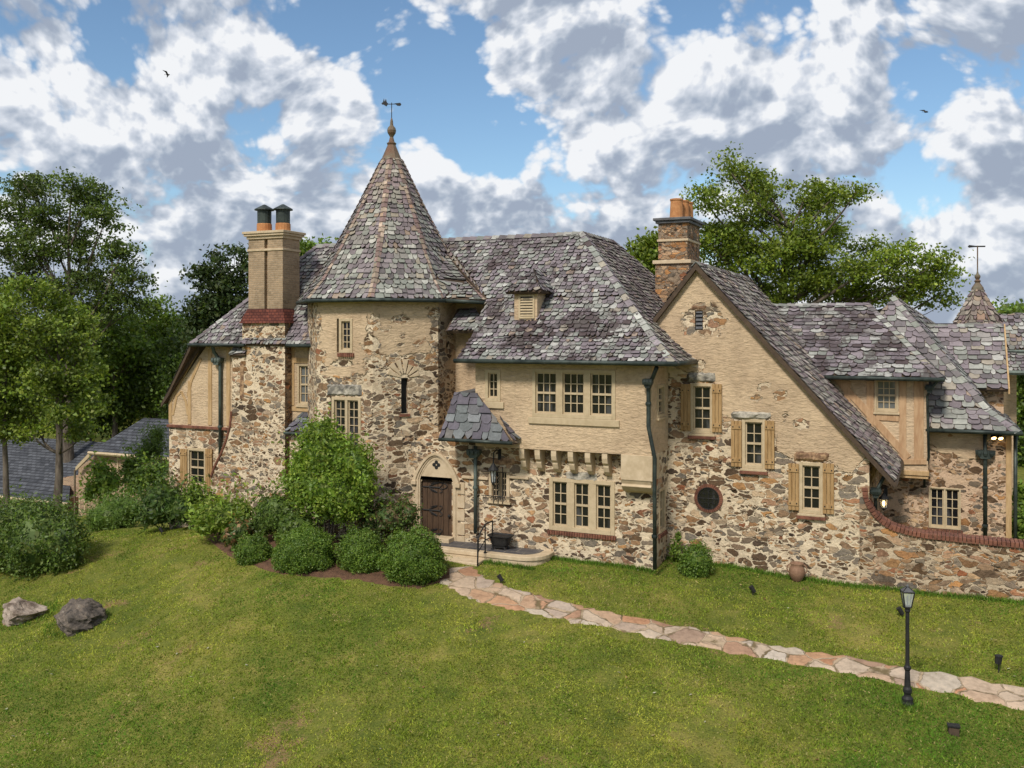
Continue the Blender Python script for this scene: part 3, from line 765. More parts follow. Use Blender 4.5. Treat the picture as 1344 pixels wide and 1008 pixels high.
wall_mesh(mb, 'wall', M['masonry'], H, 0.0)
# recessed wall between tower and upper storey
fR = front(VA + 1.75)
wall('wall', fR, [(c3.x - .2, ZC - 3.6), (jl + .2, ZC - 3.6), (jl + .2, ZC + 1.3), (c3.x - .2, ZC + 1.3)], [], st0, H, M['masonry'])
# corbels under the jetty
for px in (684, 704.5, 726, 748, 770.5, 793, 812):
    if px == 812: continue
    s, z = fJ.px(px, 590); mb = MB(); w_ = .17
    prof = [(0.02, 0), (0.02, -.16), (.06, -.30), (.14, -.36), (.14, -.42), (.20, -.56), (.30, -.66), (.42, -.70), (.47, -.70), (.47, 0)]
    mb.prism([fJ.p(s - w_ / 2, zj + a[1] - .004, -a[0]) for a in prof], fJ.R * w_)
    mb.build('corbel', M['limestone'], H, bevel=.012)
# great corner corbel block
s0, z1 = fJ.px(815, 597); s1 = UC + .05
mb = MB(); mb.box((s0, VJ - .02, zj - .72), (s1 - s0, 0, 0), (0, .75, 0), (0, 0, .72))
mb.prism([(s0, VJ + .0, zj - .724), (s0, VJ + .06, zj - .84), (s0, VJ + .02, zj - .90), (s0, VJ + .16, zj - 1.04), (s0, VJ + .40, zj - 1.13), (s0, VJ + .47, zj - 1.13), (s0, VJ + .47, zj - .724)], (s1 - s0 - .05, 0, 0))
mb.build('corner_corbel', M['limestone'], H, bevel=.015)

# --- tower
tb = [(400, 500), (414, 497), (440, 494), (480, 492), (490, 478), (503, 468), (516, 464), (550, 466), (566, 474), (585, 484), (640, 486)]
spots = [(419, 466, 9, 10), (420, 485, 10, 9), (418, 430, 4, 30), (489, 425, 9, 15), (487, 450, 11, 18), (497, 478, 16, 14), (575, 446, 12, 30), (569, 412, 10, 13), (571, 470, 12, 12), (528, 418, 15, 6), (530, 442, 8, 4), (547, 470, 12, 6),
         (525, 455, 8, 4), (548, 455, 8, 4), (450, 478, 18, 6), (553, 443, 6, 4), (507, 432, 7, 4), (590, 455, 8, 16)]
tfn = stone_fn(tb, spots, soft=10)
tw1 = fT0.rect(442, 418, 463, 463); tw2 = fT0.rect(434, 521, 474, 596)
slit = fT1.rect(526.5, 496, 535.5, 543)
zt = ZC + 1.2
wall('tower_wall', fT0, [(TL, -.6), (TR, -.6), (TR, zt), (TL, zt)], [tw1, tw2], tfn, H, M['masonry'], depth=.22)
o_ = wall('tower_wall', fT1, [(0, -.6), (TS, -.6), (TS, zt), (0, zt)], [slit], tfn, H, M['masonry'], depth=.32)
wall('tower_wall', fT2, [(0, ZC - 4.2), (TS, ZC - 4.2), (TS, zt), (0, zt)], [], tfn, H, M['masonry'])
mb = MB(); angs = [TC + V((math.cos(a), math.sin(a), 0)) * TS * 1.3066 for a in [math.radians(-22.5 + 45 * k) for k in range(8)]]
for k in range(8):
    a, b = angs[k], angs[(k + 1) % 8]
    m_ = (a + b) / 2 - TC
    if m_.y > .3 or (m_.x < -.3): mb.add([(a.x, a.y, -.6), (b.x, b.y, -.6), (b.x, b.y, zt), (a.x, a.y, zt)], [(0, 1, 2, 3)])
wall_mesh(mb, 'tower_wall', M['masonry'], H)
window(H, fT0, (tw1[0] + .1, *tw1[1:]), 1, 2, 4, fw=.09, hung=False, sill='brick', depth=.20)
window(H, fT0, (tw2[0] + .05, *tw2[1:]), 2, 2, 6, fw=.10, mw=.10, hung=False, depth=.20)
lintel(H, fT0, fT0.rect(428, 503, 476, 521))
mb = MB(); s0, s1, z0, z1 = slit; mb.box(fT1.p(s0, z0, -.2), fT1.R * (s1 - s0), -fT1.N * .05, V((0, 0, z1 - z0))); mb.build('slit_window', M['iron'], H)
mb = MB(); mb.box(fT1.p(s0 - .06, z0 - .09, .05), fT1.R * (s1 - s0 + .12), -fT1.N * .15, V((0, 0, .085))); mb.build('sill', M['brick_red'], H)
# wedge stones fanned over the slit window
cs, cz = (s0 + s1) / 2, z1 - .03
mb = MB()
for k in range(7):
    a0 = math.radians(12 + k * 22.8); a1 = a0 + math.radians(15); r0, r1 = .17, rng.uniform(.48, .66)
    mb.prism([fT1.p(cs + r * math.cos(a), cz + r * math.sin(a), .03) for r, a in ((r0, a0), (r1, a0 - .02), (r1, a1 + .02), (r0, a1))], -fT1.N * .06)
mb.build('voussoir_fan', M['limestone'], H, bevel=.01)
# tower roof: octagon with flared foot
def oct_ring(rad, z): return [V((TC.x + rad * math.cos(math.radians(-22.5 + 45 * k)), TC.y + rad * math.sin(math.radians(-22.5 + 45 * k)), z)) for k in range(8)]
RT = Roof(); prof = [(3.10, 1.07), (2.58, 1.72), (1.98, 2.74), (1.14, 4.32), (.34, 5.93)]
apx = V((.12, .05, 0))
rings = []
for i, (r_, z_) in enumerate(prof):
    sh_ = apx * (i / 4); rings.append([p + sh_ for p in oct_ring(r_, ZC + z_)])
# the right flank sweeps out to die into the main slope
_ev = VJ - .5; _sl = (ZC + 3.23 - ZE - .70) / (28.5 - _ev - .80); _z = ZE + .70 + _sl * (26.64 - _ev - .80)
E4 = V((PV(638, 402, 26.64).x, 26.60, min(_z, ZC + 1.0))); RR = V((PV(580, 313, 28.5).x, 28.5, ZC + 3.23))
rings[1][1] = rings[1][1].lerp(E4.lerp(rings[2][1], .40), .8); rings[0][1] = E4.copy()
for i in range(4):
    for k in range(8):
        a, b = rings[i][k], rings[i][(k + 1) % 8]; c, d_ = rings[i + 1][(k + 1) % 8], rings[i + 1][k]
        for P_ in ([[a, b, c, d_]] if k > 1 or i > 1 else [[a, b, c], [a, c, d_]]):
            RT.facet(P_, e=.19 - .02 * (i > 1), w=(.15, .29), dark=.12, tint=[(1.0, 1.01, .97), (1.0, 1.0, .95), (1.0, .98, .93), (1.04, .95, .88)][i], th=.05)
    for k in range(8):
        n1 = nrm(rings[i][k - 1], rings[i][k], rings[i + 1][k]); n2 = nrm(rings[i][k], rings[i][(k + 1) % 8], rings[i + 1][k])
        RT.hip(rings[i][k], rings[i + 1][k], n1, n2, w=.085, ln=.2, tint=(1.15, .90, .74), dark=.3)
RT.build('tower_roof', H)
mb = MB(); mb.tube([p + V((0, 0, -.05)) for p in oct_ring(3.16, ZC + 1.06)] + [oct_ring(3.16, ZC + 1.01)[0]], .07, 6); mb.build('gutter', M['gutter'], H, smooth=True)
mb = MB(); rr = oct_ring(3.04, ZC + .98); mb.add(rr + [TC + V((0, 0, ZC + .98))], [(k, (k + 1) % 8, 8) for k in range(8)]); mb.build('soffit', M['soffit'], H)
ax = TC + apx
cap = MB(); cap.lathe((ax.x, ax.y, ZC), [(.37, 5.86), (.36, 5.94), (.14, 6.46), (.17, 6.52), (.10, 6.58), (.06, 6.74), (.08, 6.78), (.14, 6.88), (.155, 6.97), (.13, 7.06), (.06, 7.14), (.045, 7.30), (.03, 7.36), (.016, 7.40)], 10)
cp = cap.build('finial', M['copper_brown'], H)
vane = MB(); z_ = ZC + 7.38; vane.tube([(ax.x, ax.y, z_ - .1), (ax.x, ax.y, z_ + .55)], .014, 6)
dr = V((.93, .36, 0)).normalized(); c_ = V((ax.x, ax.y, z_ + .5)); vane.tube([c_ - dr * .34, c_ + dr * .30], .014, 6)
pp = dr.cross(V((0, 0, 1))) * .012
def flat(vb, pts): vb.prism([c_ + dr * a + V((0, 0, b)) - pp for a, b in pts], pp * 2)
flat(vane, [(.10, .02), (.30, .04), (.34, -.01), (.30, -.07), (.20, -.06)])
flat(vane, [(-.36, .03), (-.30, .07), (-.27, .20), (-.24, .08), (-.20, .19), (-.17, .07), (-.12, .02), (-.18, -.08)])
vane.build('weather_vane', M['iron'], cp)

# --- main roof
ZR = ZC + 3.23
RM = Roof()
B0, B1 = .80, .70
ev = VJ - .5; eu = PV(885, 476, ev).x; el = PV(599, 472, ev).x
rv_ = 28.5; ru = PV(765, 306, rv_).x; rb = 31.7
RM.facet([(el, ev, ZE), (eu, ev, ZE), (eu - B0, ev + B0, ZE + B1), (el + .12, ev + B0, ZE + B1)], dark=1.0)
sl = (ZR - ZE - B1) / (rv_ - ev - B0)
vm_ = 26.64; zm = ZE + B1 + sl * (vm_ - ev - B0); E4m = V((PV(640, 402, vm_).x, vm_, zm)); um = (eu - B0) + (ru - eu + B0) * (vm_ - ev - B0) / (rv_ - ev - B0)
RM.facet([(el + .12, ev + B0, ZE + B1), (eu - B0, ev + B0, ZE + B1), (um, vm_, zm), E4m], dark=.95)
RM.facet([E4m, (um, vm_, zm), (ru, rv_, ZR), RR], dark=.7)
RM.facet([RR, (-17.4, rv_, ZR), (-17.4, rv_ - 1.2, ZR - 1.2 * sl)], dark=.3)
# gore joining the tower's flank to the main slope
RM.facet([E4m, RR, rings[2][1]], dark=.25, tint=(1.08, .97, .9), th=.05); RM.facet([rings[1][1], E4m, rings[2][1]], dark=.2, tint=(1.08, .97, .9), th=.05); RM.facet([rings[2][1], RR, rings[3][1]], dark=.2, tint=(1.08, .97, .9), th=.05)
gmb = MB(); gmb.tube([rings[0][0] + V((.05, 0, -.05)), E4 + V((.02, -.05, -.06))], .065, 6); gmb.build('gutter', M['gutter'], H, smooth=True)
bk = rb + (eu - ru)
RM.facet([(eu, ev, ZE), (eu, bk, ZE), (eu - B0, bk - B0, ZE + B1), (eu - B0, ev + B0, ZE + B1)], dark=.7, tint=(1.05, .97, .9))
RM.facet([(eu - B0, ev + B0, ZE + B1), (eu - B0, bk - B0, ZE + B1), (ru, rb, ZR), (ru, rv_, ZR)], dark=.6, tint=(1.05, .97, .9))
RM.facet([(ru, rb, ZR), (eu - B0, bk - B0, ZE + B1), (-15, bk - B0, ZE + B1), (-15, rb, ZR)], e=.4, w=(.4, .8))
nf = nrm((0, ev + B0, ZE + B1), (1, ev + B0, ZE + B1), (0, rv_, ZR)); nr = nrm((eu - B0, 0, ZE + B1), (eu - B0, 1, ZE + B1), (ru, 0, ZR))
RM.hip((eu, ev, ZE), (eu - B0, ev + B0, ZE + B1), nf, nr, dark=.1, tint=(1.1, 1.12, 1.1)); RM.hip((eu - B0, ev + B0, ZE + B1), (ru, rv_, ZR), nf, nr, dark=.15, tint=(1.1, 1.12, 1.1))
nb = V((0, .7, .7))
RM.hip((-17, rv_, ZR), (ru, rv_, ZR), nf, nb, w=.16, dark=.1, tint=(.9, .9, .88)); RM.hip((ru, rv_, ZR), (ru, rb, ZR), nr, V((-.7, 0, .7)), w=.16, tint=(.9, .9, .88))
# left arm of the main roof
evL = VL - .5; zeL = ZC - .42; elL = PV(250, 451, evL).x; rlu = PV(417, 327, rv_).x
RM.facet([(elL, evL, zeL), (-17.5, evL, zeL), (-17.5, rv_, ZR), (rlu, rv_, ZR)], dark=.75)
RM.facet([(elL, evL, zeL), (rlu, rv_, ZR), (elL, 2 * rv_ - evL, zeL)], dark=.7)
zk = ZC - 2.62; uk = PV(219, 526, VL).x - .05
RM.facet([(elL, evL, zeL), (elL, 31, zeL), (uk, 31, zk), (uk, evL + .35, zk)], dark=.7)
nl = nrm((elL, evL, zeL), (rlu, rv_, ZR), (elL, 31, zeL)); nfl = nrm((elL, evL, zeL), (-18, evL, zeL), (rlu, rv_, ZR))
RM.hip((elL, evL, zeL), (rlu, rv_, ZR), nfl, nl, tint=(.95, .95, .95)); RM.hip((rlu, rv_, ZR), (-17, rv_, ZR), nfl, nb, w=.16, tint=(.9, .9, .88))
RM.build('roof', H)
mb = MB(); mb.tube([(el - .05, ev - .05, ZE - .03), (eu + .05, ev - .05, ZE - .03), (eu + .05, ev + 3.0, ZE - .03)], .075, 6)
mb.build('gutter', M['gutter'], H, smooth=True); mb = MB(); mb.tube([(elL - .05, evL - .05, zeL - .04), (PV(322, 452, evL).x, evL - .05, zeL - .04)], .07, 6)
mb.build('gutter', M['gutter'], H, smooth=True); mb = MB(); mb.tube([(PV(377, 450, evL).x, evL - .05, zeL - .04), (-18.2, evL - .05, zeL - .04)], .07, 6)
mb.build('gutter', M['gutter'], H, smooth=True)
mb = MB(); mb.add([(el, ev, ZE - .09), (eu, ev, ZE - .09), (eu, VG, ZE - .09), (el, VG, ZE - .09)], [(0, 1, 2, 3)]); mb.build('soffit', M['soffit'], H)

# louvred roof dormer
pm = V((el, ev + B0, ZE + B1)); hit = plane_hit(690, 421, pm, nf); vd = hit.y - .02; fD = front(vd)
d0, d1, dz0, dz1 = fD.rect(675, 383, 705, 421)
mb = MB(); back = vd + 1.6
mb.add([(d0, vd, dz0 - .1), (d1, vd, dz0 - .1), (d1, vd, dz1), (d0, vd, dz1), (d0, back, dz0 - .1), (d1, back, dz0 - .1), (d1, back, dz1), (d0, back, dz1)], [(0, 1, 2, 3), (1, 5, 6, 2), (4, 0, 3, 7)])
dm = wall_mesh(mb, 'dormer', M['masonry'], H, 0.0)
l0, l1, lz0, lz1 = fD.rect(681, 387, 702, 418); mb = MB()
for a in ((l0, l0 + .06, lz0, lz1), (l1 - .06, l1, lz0, lz1), (l0 + .06, l1 - .06, lz0, lz0 + .06), (l0 + .06, l1 - .06, lz1 - .05, lz1)): mb.abox(a[0], a[1], vd - .035, vd + .02, a[2], a[3])
nb_ = 7
for k in range(nb_):
    z = lz0 + .07 + (lz1 - lz0 - .13) * k / nb_; mb.box((l0 + .06, vd - .03, z), (l1 - l0 - .12, 0, 0), (0, .05, .045), (0, 0, .028))
mb.abox(l0 + .06, l1 - .06, vd - .004, vd - .002, lz0 + .06, lz1 - .05, 1)
mb.build('louvre', [M['cream'], M['iron']], dm)
RD = Roof(); e0, e1 = d0 - .2, d1 + .22; ze_ = dz1 + .0; pk = (d0 + d1) / 2; zp = ze_ + .75
RD.facet([(e0, vd - .22, ze_), (e1, vd - .22, ze_), (pk, vd + .55, zp)], e=.17, w=(.16, .26), dark=.9)
RD.facet([(e1, vd - .22, ze_), (e1, vd + 1.5, ze_), (pk, vd + 1.9, zp), (pk, vd + .55, zp)], e=.17, w=(.16, .26), dark=.4)
RD.facet([(e0, vd - .22, ze_), (e0, vd + 1.5, ze_), (pk, vd + 1.9, zp), (pk, vd + .55, zp)], e=.17, w=(.16, .26), dark=.4)
RD.build('dormer_roof', dm)

# small canopy roof between tower and main roof
RC = Roof(); a, b = PV(588, 434, 26.2), PV(642, 438, 26.2); b.z = a.z; c1, c2 = PV(604, 405, 27.2), PV(624, 405, 27.2); c2.z = c1.z
RC.facet([a, b, c2, c1], e=.19, dark=.5); RC.facet([a, c1, V((a.x, 27.4, a.z))], e=.19); RC.build('roof', H)
mb = MB(); mb.add([(c3.x, 26.45, a.z - 1.0), (c3.x + 1.4, 26.45, a.z - .35), (c3.x + 1.4, 26.45, a.z), (c3.x, 26.45, a.z)], [(0, 1, 2, 3)])
# entrance roof
va_ = 24.75
A0, A1 = PV(577, 577, va_), PV(672, 577, va_); zz = (A0.z + A1.z) / 2; A0.z = A1.z = zz
B_1 = PV(626, 516, VJ - .0); nn = nrm(A0, A1, B_1); B_0 = plane_hit(597, 516, A0, nn)
B_0 = V((B_0.x, B_1.y, B_1.z))
RP = Roof(); mid0, mid1 = A0.lerp(B_0, .14), A1.lerp(B_1, .14)
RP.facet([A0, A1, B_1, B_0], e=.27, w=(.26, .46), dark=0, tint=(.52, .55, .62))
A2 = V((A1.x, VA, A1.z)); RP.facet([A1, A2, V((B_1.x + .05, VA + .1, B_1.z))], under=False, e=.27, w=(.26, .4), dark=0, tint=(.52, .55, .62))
# fill behind down to the recess
mb = MB(); mb.add([B_0, B_1, V((B_1.x, fR.O.y, B_1.z + .02)), V((B_0.x - .3, fR.O.y, B_0.z + .02))], [(0, 1, 2, 3)]); mb.build('flashing', M['lead'], H)
RP.build('entrance_roof', H)
mb = MB(); mb.tube([A0 + V((0, -.05, -.04)), A1 + V((.03, -.05, -.04))], .06, 6); mb.build('gutter', M['gutter'], H, smooth=True)
mb = MB(); mb.add([A0 + V((0, .02, -.1)), A1 + V((0, .02, -.1)), V((A1.x, VA + .3, A1.z - .1)), V((A0.x, VA + .3, A0.z - .1))], [(0, 1, 2, 3)]); mb.build('soffit', M['soffit'], H)
# closing cheek on the left of the entrance roof
mb = MB(); mb.add([A0, V((A0.x, VA + .2, A0.z)), V((B_0.x, VA + .2, B_0.z)), B_0], [(0, 1, 2, 3)]); wall_mesh(mb, 'wall', M['masonry'], H, 1.0)

# --- door with its limestone surround
s0, s1, z0, z1 = surr; zs = fA.px(573, 626)[1]; mid = (s0 + s1) / 2; hw = (s1 - s0) / 2
def pointed(half, zspring, rise, n=9, bulge=.14):
    pts = []
    for k in range(n + 1):
        t = k / n; pts.append((-half + half * t, zspring + rise * (math.sin(t * math.pi / 2) ** .82)))
    return pts + [(-x, z) for x, z in reversed(pts[:-1])]
def arch_ring(mb, ho, hi, ro, ri, zb, o0, o1, zspring):
    po = [(-ho, zb)] + pointed(ho, zspring, ro) + [(ho, zb)]; pi_ = [(-hi, zb)] + pointed(hi, zspring, ri) + [(hi, zb)]
    n = len(po); vs = [fA.p(mid + a, b, o1) for a, b in po] + [fA.p(mid + a, b, o1) for a, b in pi_] + [fA.p(mid + a, b, o0) for a, b in po] + [fA.p(mid + a, b, o0) for a, b in pi_]
    fs = []
    for i in range(n - 1): fs += [(i, i + 1, n + i + 1, n + i), (2 * n + i, i, i + 1, 2 * n + i + 1)[::-1] if False else (2 * n + i, 2 * n + i + 1, i + 1, i), (n + i, n + i + 1, 3 * n + i + 1, 3 * n + i)]
    mb.add(vs, fs)
zsp = fA.px(573, 628)[1]; ztop = z1; rise = ztop - zsp
dh = (door_rc[1] - door_rc[0]) / 2
sur = MB(); arch_ring(sur, hw * .93, hw * .80, rise, rise - .08, zsp - .12, -.05, .10, zsp - .05); arch_ring(sur, hw * .80, hw * .72, rise - .08, rise - .13, z0, -.05, .06, zsp - .05)
arch_ring(sur, hw * .72, dh + .01, rise - .13, rise - .22, z0, -.05, .03, zsp - .05)
for sg in (-1, 1): sur.box(fA.p(mid + sg * hw * .88 - .09, zsp - .22, .13), fA.R * .18, -fA.N * .15, V((0, 0, .12)))
for sg in (-1, 1):
    a = mid + sg * hw * .86; sur.box(fA.p(min(a, mid + sg * hw * .7), z0, .028), fA.R * abs(a - mid - sg * hw * .7), -fA.N * .06, V((0, 0, zsp - z0 - .2)))
    for k in range(5): sur.box(fA.p(a - (.02 if sg > 0 else .24), z0 + k * .42 + (.0 if k % 2 else .02), .034), fA.R * .26, -fA.N * .06, V((0, 0, .36)))
sd = sur.build('door_surround', M['limestone'], H, bevel=.008)
ty = MB(); pts = pointed(dh + .02, zsp - .05, rise - .22)
ty.prism([fA.p(mid + a, b, .016) for a, b in [(-dh - .02, zs)] + pts + [(dh + .02, zs)]], -fA.N * .06)
for sg in (-1, 1): ty.prism([fA.p(mid + sg * dh, zs + .01, -.02), fA.p(mid + sg * (dh - .15), zs + .01, -.02), fA.p(mid + sg * (dh - .06), zs - .08, -.02), fA.p(mid + sg * dh, zs - .2, -.02)], -fA.N * .06)
ty.build('tympanum', M['limestone'], sd)
qf = MB(); qz = fA.px(573, 610)[1]
for a in range(4):
    cx, cz_ = mid + .082 * math.cos(a * math.pi / 2), qz + .082 * math.sin(a * math.pi / 2)
    qf.prism([fA.p(cx + .062 * math.cos(t * math.pi / 6), cz_ + .062 * math.sin(t * math.pi / 6), .024 + a * .0006) for t in range(12)], -fA.N * .02)
qf.build('quatrefoil', M['iron'], sd)
mb = MB(); dw = 2 * dh / 6
for k in range(6): mb.box(fA.p(mid - dh + k * dw + .006, z0, -.10), fA.R * (dw - .012), -fA.N * .06, V((0, 0, zs - z0 + .02)))
door = mb.build('door', M['door'], H, bevel=.006)
for q in (.16, .50, .84):
    mb = MB(); z = z0 + (zs - z0) * q
    mb.tube([fA.p(mid - dh + .03, z, -.085), fA.p(mid + dh * .15, z, -.085)], .022, 6)
    for sg in (-1, 1):
        cur = [fA.p(mid - dh * .55 + .30 * math.sin(t * .42) , z + sg * (.03 + .13 * math.sin(t * .36)), -.085) for t in range(8)]; mb.tube(cur, .014, 5)
        cur = [fA.p(mid + dh * .05 + .13 * math.sin(t * .5), z + sg * (.02 + .07 * (1 - math.cos(t * .6))), -.085) for t in range(7)]; mb.tube(cur, .012, 5)
    if q == .84:
        for sg in (1,): mb.tube([fA.p(mid + dh * .2 + .22 * math.sin(t * .45), z + .06 - .10 * math.cos(t * .45), -.085) for t in range(10)], .014, 5)
    mb.build('strap_hinge', M['iron'], door)
mb = MB(); mb.lathe(fA.p(mid + dh * .72, z0 + .95, -.06), [(.02, -.05), (.045, -.02), (.045, .02), (.02, .05)], 10); mb.build('door_knob', M['iron'], door)
# string moulding either side of the little grille window
for x0, x1 in ((607, 641), (669, 694)):
    q0, zq = fA.px(x0, 625); q1 = fA.px(x1, 625)[0]; mb = MB(); mb.prism([fA.p(q0, zq - .07, .0), fA.p(q0, zq - .05, .06), fA.p(q0, zq, .06), fA.p(q0, zq + .03, .0)], fA.R * (q1 - q0)); mb.build('string_course', M['limestone'], H)
# little window with iron grille
W_ = window(H, fA, smallw, 2, 2, 4, fw=.10, mw=.06, hung=False, frame='limestone', sill='wood', depth=.28)
g = MB(); s0, s1, z0, z1 = smallw
for q in (.28, .5, .72): g.tube([fA.p(s0 + (s1 - s0) * q, z0 - .05, .10), fA.p(s0 + (s1 - s0) * q, z1 + .05, .10)], .013, 5)
for q in (.16, .88): g.tube([fA.p(s0 - .22, z0 + (z1 - z0) * q, .09), fA.p(s1 + .22, z0 + (z1 - z0) * q, .09)], .012, 5)
for q in (.28, .5, .72):
    for sg in (-1, 1):
        c_s, c_z = s0 + (s1 - s0) * q, z0 + .1
        g.tube([fA.p(c_s + sg * (.05 + .045 * math.cos(t)), c_z + .05 * math.sin(t), .10) for t in np.linspace(math.pi, -math.pi * .7, 9)], .009, 5)
for q in np.linspace(.38, .84, 6):
    for sg in (-1, 1): g.tube([fA.p((s0 + s1) / 2 + sg * (.02 + .05 * math.sin(t)), z0 + (z1 - z0) * q + .04 * math.cos(t), .11) for t in np.linspace(0, 3, 6)], .009, 5)
g.build('grille', M['iron'], W_)
lintel(H, fA, fA.rect(634, 599, 677, 612), 'lintel_brown', .03)
lintel(H, fA, fA.rect(741, 618, 786, 633), 'lintel', .03)

# --- gable block on the right
gb = [(860, 470), (890, 484), (905, 486), (938, 500), (946, 545), (960, 548), (1010, 548), (1020, 590), (1035, 600), (1090, 608), (1100, 618), (1118, 622), (1128, 606), (1150, 596)]
gs = [(904, 418, 9, 20), (934, 418, 17, 20), (918, 403, 14, 8), (918, 437, 10, 5), (914, 452, 6, 3), (992, 521, 9, 6), (1023, 520, 8, 7), (1031, 547, 8, 4), (1055, 556, 10, 8), (1002, 506, 8, 4), (918, 480, 10, 5)]
UA, ZA = PV(915, 349, VG).x, PV(915, 349, VG).z
GS = 1.123
gr_ = PV(1141, 620, VG).x
def gz(u): return ZA - GS * (u - UA)
gw = [fG.rect(906, 503, 937, 569), fG.rect(974, 550, 1005, 615), fG.rect(1049, 607, 1081, 674)]
vent = fG.rect(912, 407, 922.5, 433)
oc = fG.px(930, 654)
octb = (oc[0] - .30, oc[0] + .30, oc[1] - .30, oc[1] + .30)
gl = UC - 1.4
wall('wall', fG, [(gl, ZC - 1.2), (UC - .02, -.6), (gr_, -.6), (gr_, gz(gr_) + .02), (UA, ZA + .02), (gl, ZA + .02 - 1.3 * (UA - gl))], gw + [vent], stone_fn(gb, gs, soft=12), H, M['masonry'])
lr = [fG.rect(900, 488, 941, 503), fG.rect(958, 539, 1013, 552), fG.rect(1040, 592, 1090, 607)]
lm = ['lintel', 'lintel', 'lintel_brown']
sx = [((894, 504, 907, 565), (935, 504, 948, 567)), ((960, 552, 974, 612), (1004, 552, 1017, 615)), ((1035, 608, 1049, 669), (1080, 608, 1095, 674))]
for rc, l_, m_, s_ in zip(gw, lr, lm, sx):
    W_ = window(H, fG, rc, 1, 2, 4, fw=.09, sill='wood')
    mb = MB(); mb.box(fG.p(rc[0] - .06, rc[2] - .16, .10), fG.R * (rc[1] - rc[0] + .12), -fG.N * .14, V((0, 0, .09))); mb.build('sill', M['brick_red'], W_, bevel=.01)
    lintel(H, fG, l_, m_, .07)
    shutters(W_, fG, [fG.rect(*q) for q in s_])
mb = MB(); s0, s1, z0, z1 = vent
mb.box(fG.p(s0, z0, -.12), fG.R * (s1 - s0), -fG.N * .03, V((0, 0, z1 - z0)), 1)
for k in range(5): mb.box(fG.p(s0 + .02, z0 + .03 + (z1 - z0) * k / 5, -.02), fG.R * (s1 - s0 - .04), V((0, .08, .07)), V((0, 0, .03)))
mb.build('louvre', [M['lead'], M['iron']], H)
lintel(H, fG, fG.rect(905, 400, 929, 408), 'lintel_brown', .03)
# oculus
mb = MB()
for k in range(40):
    a0 = 2 * math.pi * (k + .08) / 40; a1 = 2 * math.pi * (k + .92) / 40
    mb.prism([fG.p(oc[0] + r * math.cos(a), oc[1] + r * math.sin(a), .04) for r, a in ((.325, a0), (.42, a0), (.42, a1), (.325, a1))], -fG.N * .08)
ow = mb.build('round_window', M['brick_red'], H, bevel=.006)
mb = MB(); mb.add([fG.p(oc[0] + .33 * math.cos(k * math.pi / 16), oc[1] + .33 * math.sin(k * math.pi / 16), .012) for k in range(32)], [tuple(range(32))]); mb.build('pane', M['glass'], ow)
mb = MB()
for a in range(4): mb.tube([fG.p(oc[0], oc[1], .03), fG.p(oc[0] + .32 * math.cos(a * math.pi / 2), oc[1] + .32 * math.sin(a * math.pi / 2), .03)], .012, 5)
for a in range(8):
    an = a * math.pi / 4 + .4; mb.tube([fG.p(oc[0] + .2 * math.cos(an) + .07 * math.cos(t), oc[1] + .2 * math.sin(an) + .07 * math.sin(t), .03) for t in np.linspace(0, 5, 9)], .008, 5)
mb.tube([fG.p(oc[0] + .315 * math.cos(t), oc[1] + .315 * math.sin(t), .03) for t in np.linspace(0, 2 * math.pi, 25)], .018, 5, cap=False)
mb.build('grille', M['iron'], ow)
# gable roof
RG = Roof(); gv0 = VG - .16; ue, zE = -1.12, ZA - GS * (-1.12 - UA)
RG.facet([(UA, gv0, ZA + .06), (ue, gv0, zE + .06), (ue, 35.1, zE + .06), (UA, 35.1, ZA + .06)], e=.2, w=(.2, .36), dark=.45, tint=(1.12, 1.02, .93))
ul = UA - 2.6; sL = 1.27
RG.facet([(UA, gv0, ZA + .06), (ul, gv0, ZA + .06 - sL * 2.6), (ul, 35.1, ZA + .06 - sL * 2.6), (UA, 35.1, ZA + .06)], e=.2, w=(.2, .36))
RG.hip((UA, gv0, ZA + .06), (UA, 35.1, ZA + .06), nrm((UA, 0, ZA), (ue, 0, zE), (UA, 1, ZA)), nrm((UA, 0, ZA), (ul, 0, ZA - sL * 2.6), (UA, 1, ZA)), w=.14)
RG.build('roof', H)
mb = MB()
for a, b in (((UA, ZA), (ue, zE)), ((UA, ZA), (ul, ZA - sL * 2.6))):
    mb.prism([(a[0], gv0 - .02, a[1] + .07), (b[0], gv0 - .02, b[1] + .07), (b[0], gv0 - .02, b[1] - .10), (a[0], gv0 - .02, a[1] - .12)], (0, .05, 0))
mb.tube([(ue + .03, gv0 - .04, zE - .02), (ue + .03, 31.7, zE - .02)], .07, 6)
mb.build('bargeboard', M['soffit'], H)
# gable side wall under the eave (towards the entry court)
wall('wall', side(gr_), [(VG, -.6), (32.5, -.6), (32.5, gz(gr_)), (VG, gz(gr_))], [], stone_fn(const=1), H, M['masonry_warm'], step=.4)

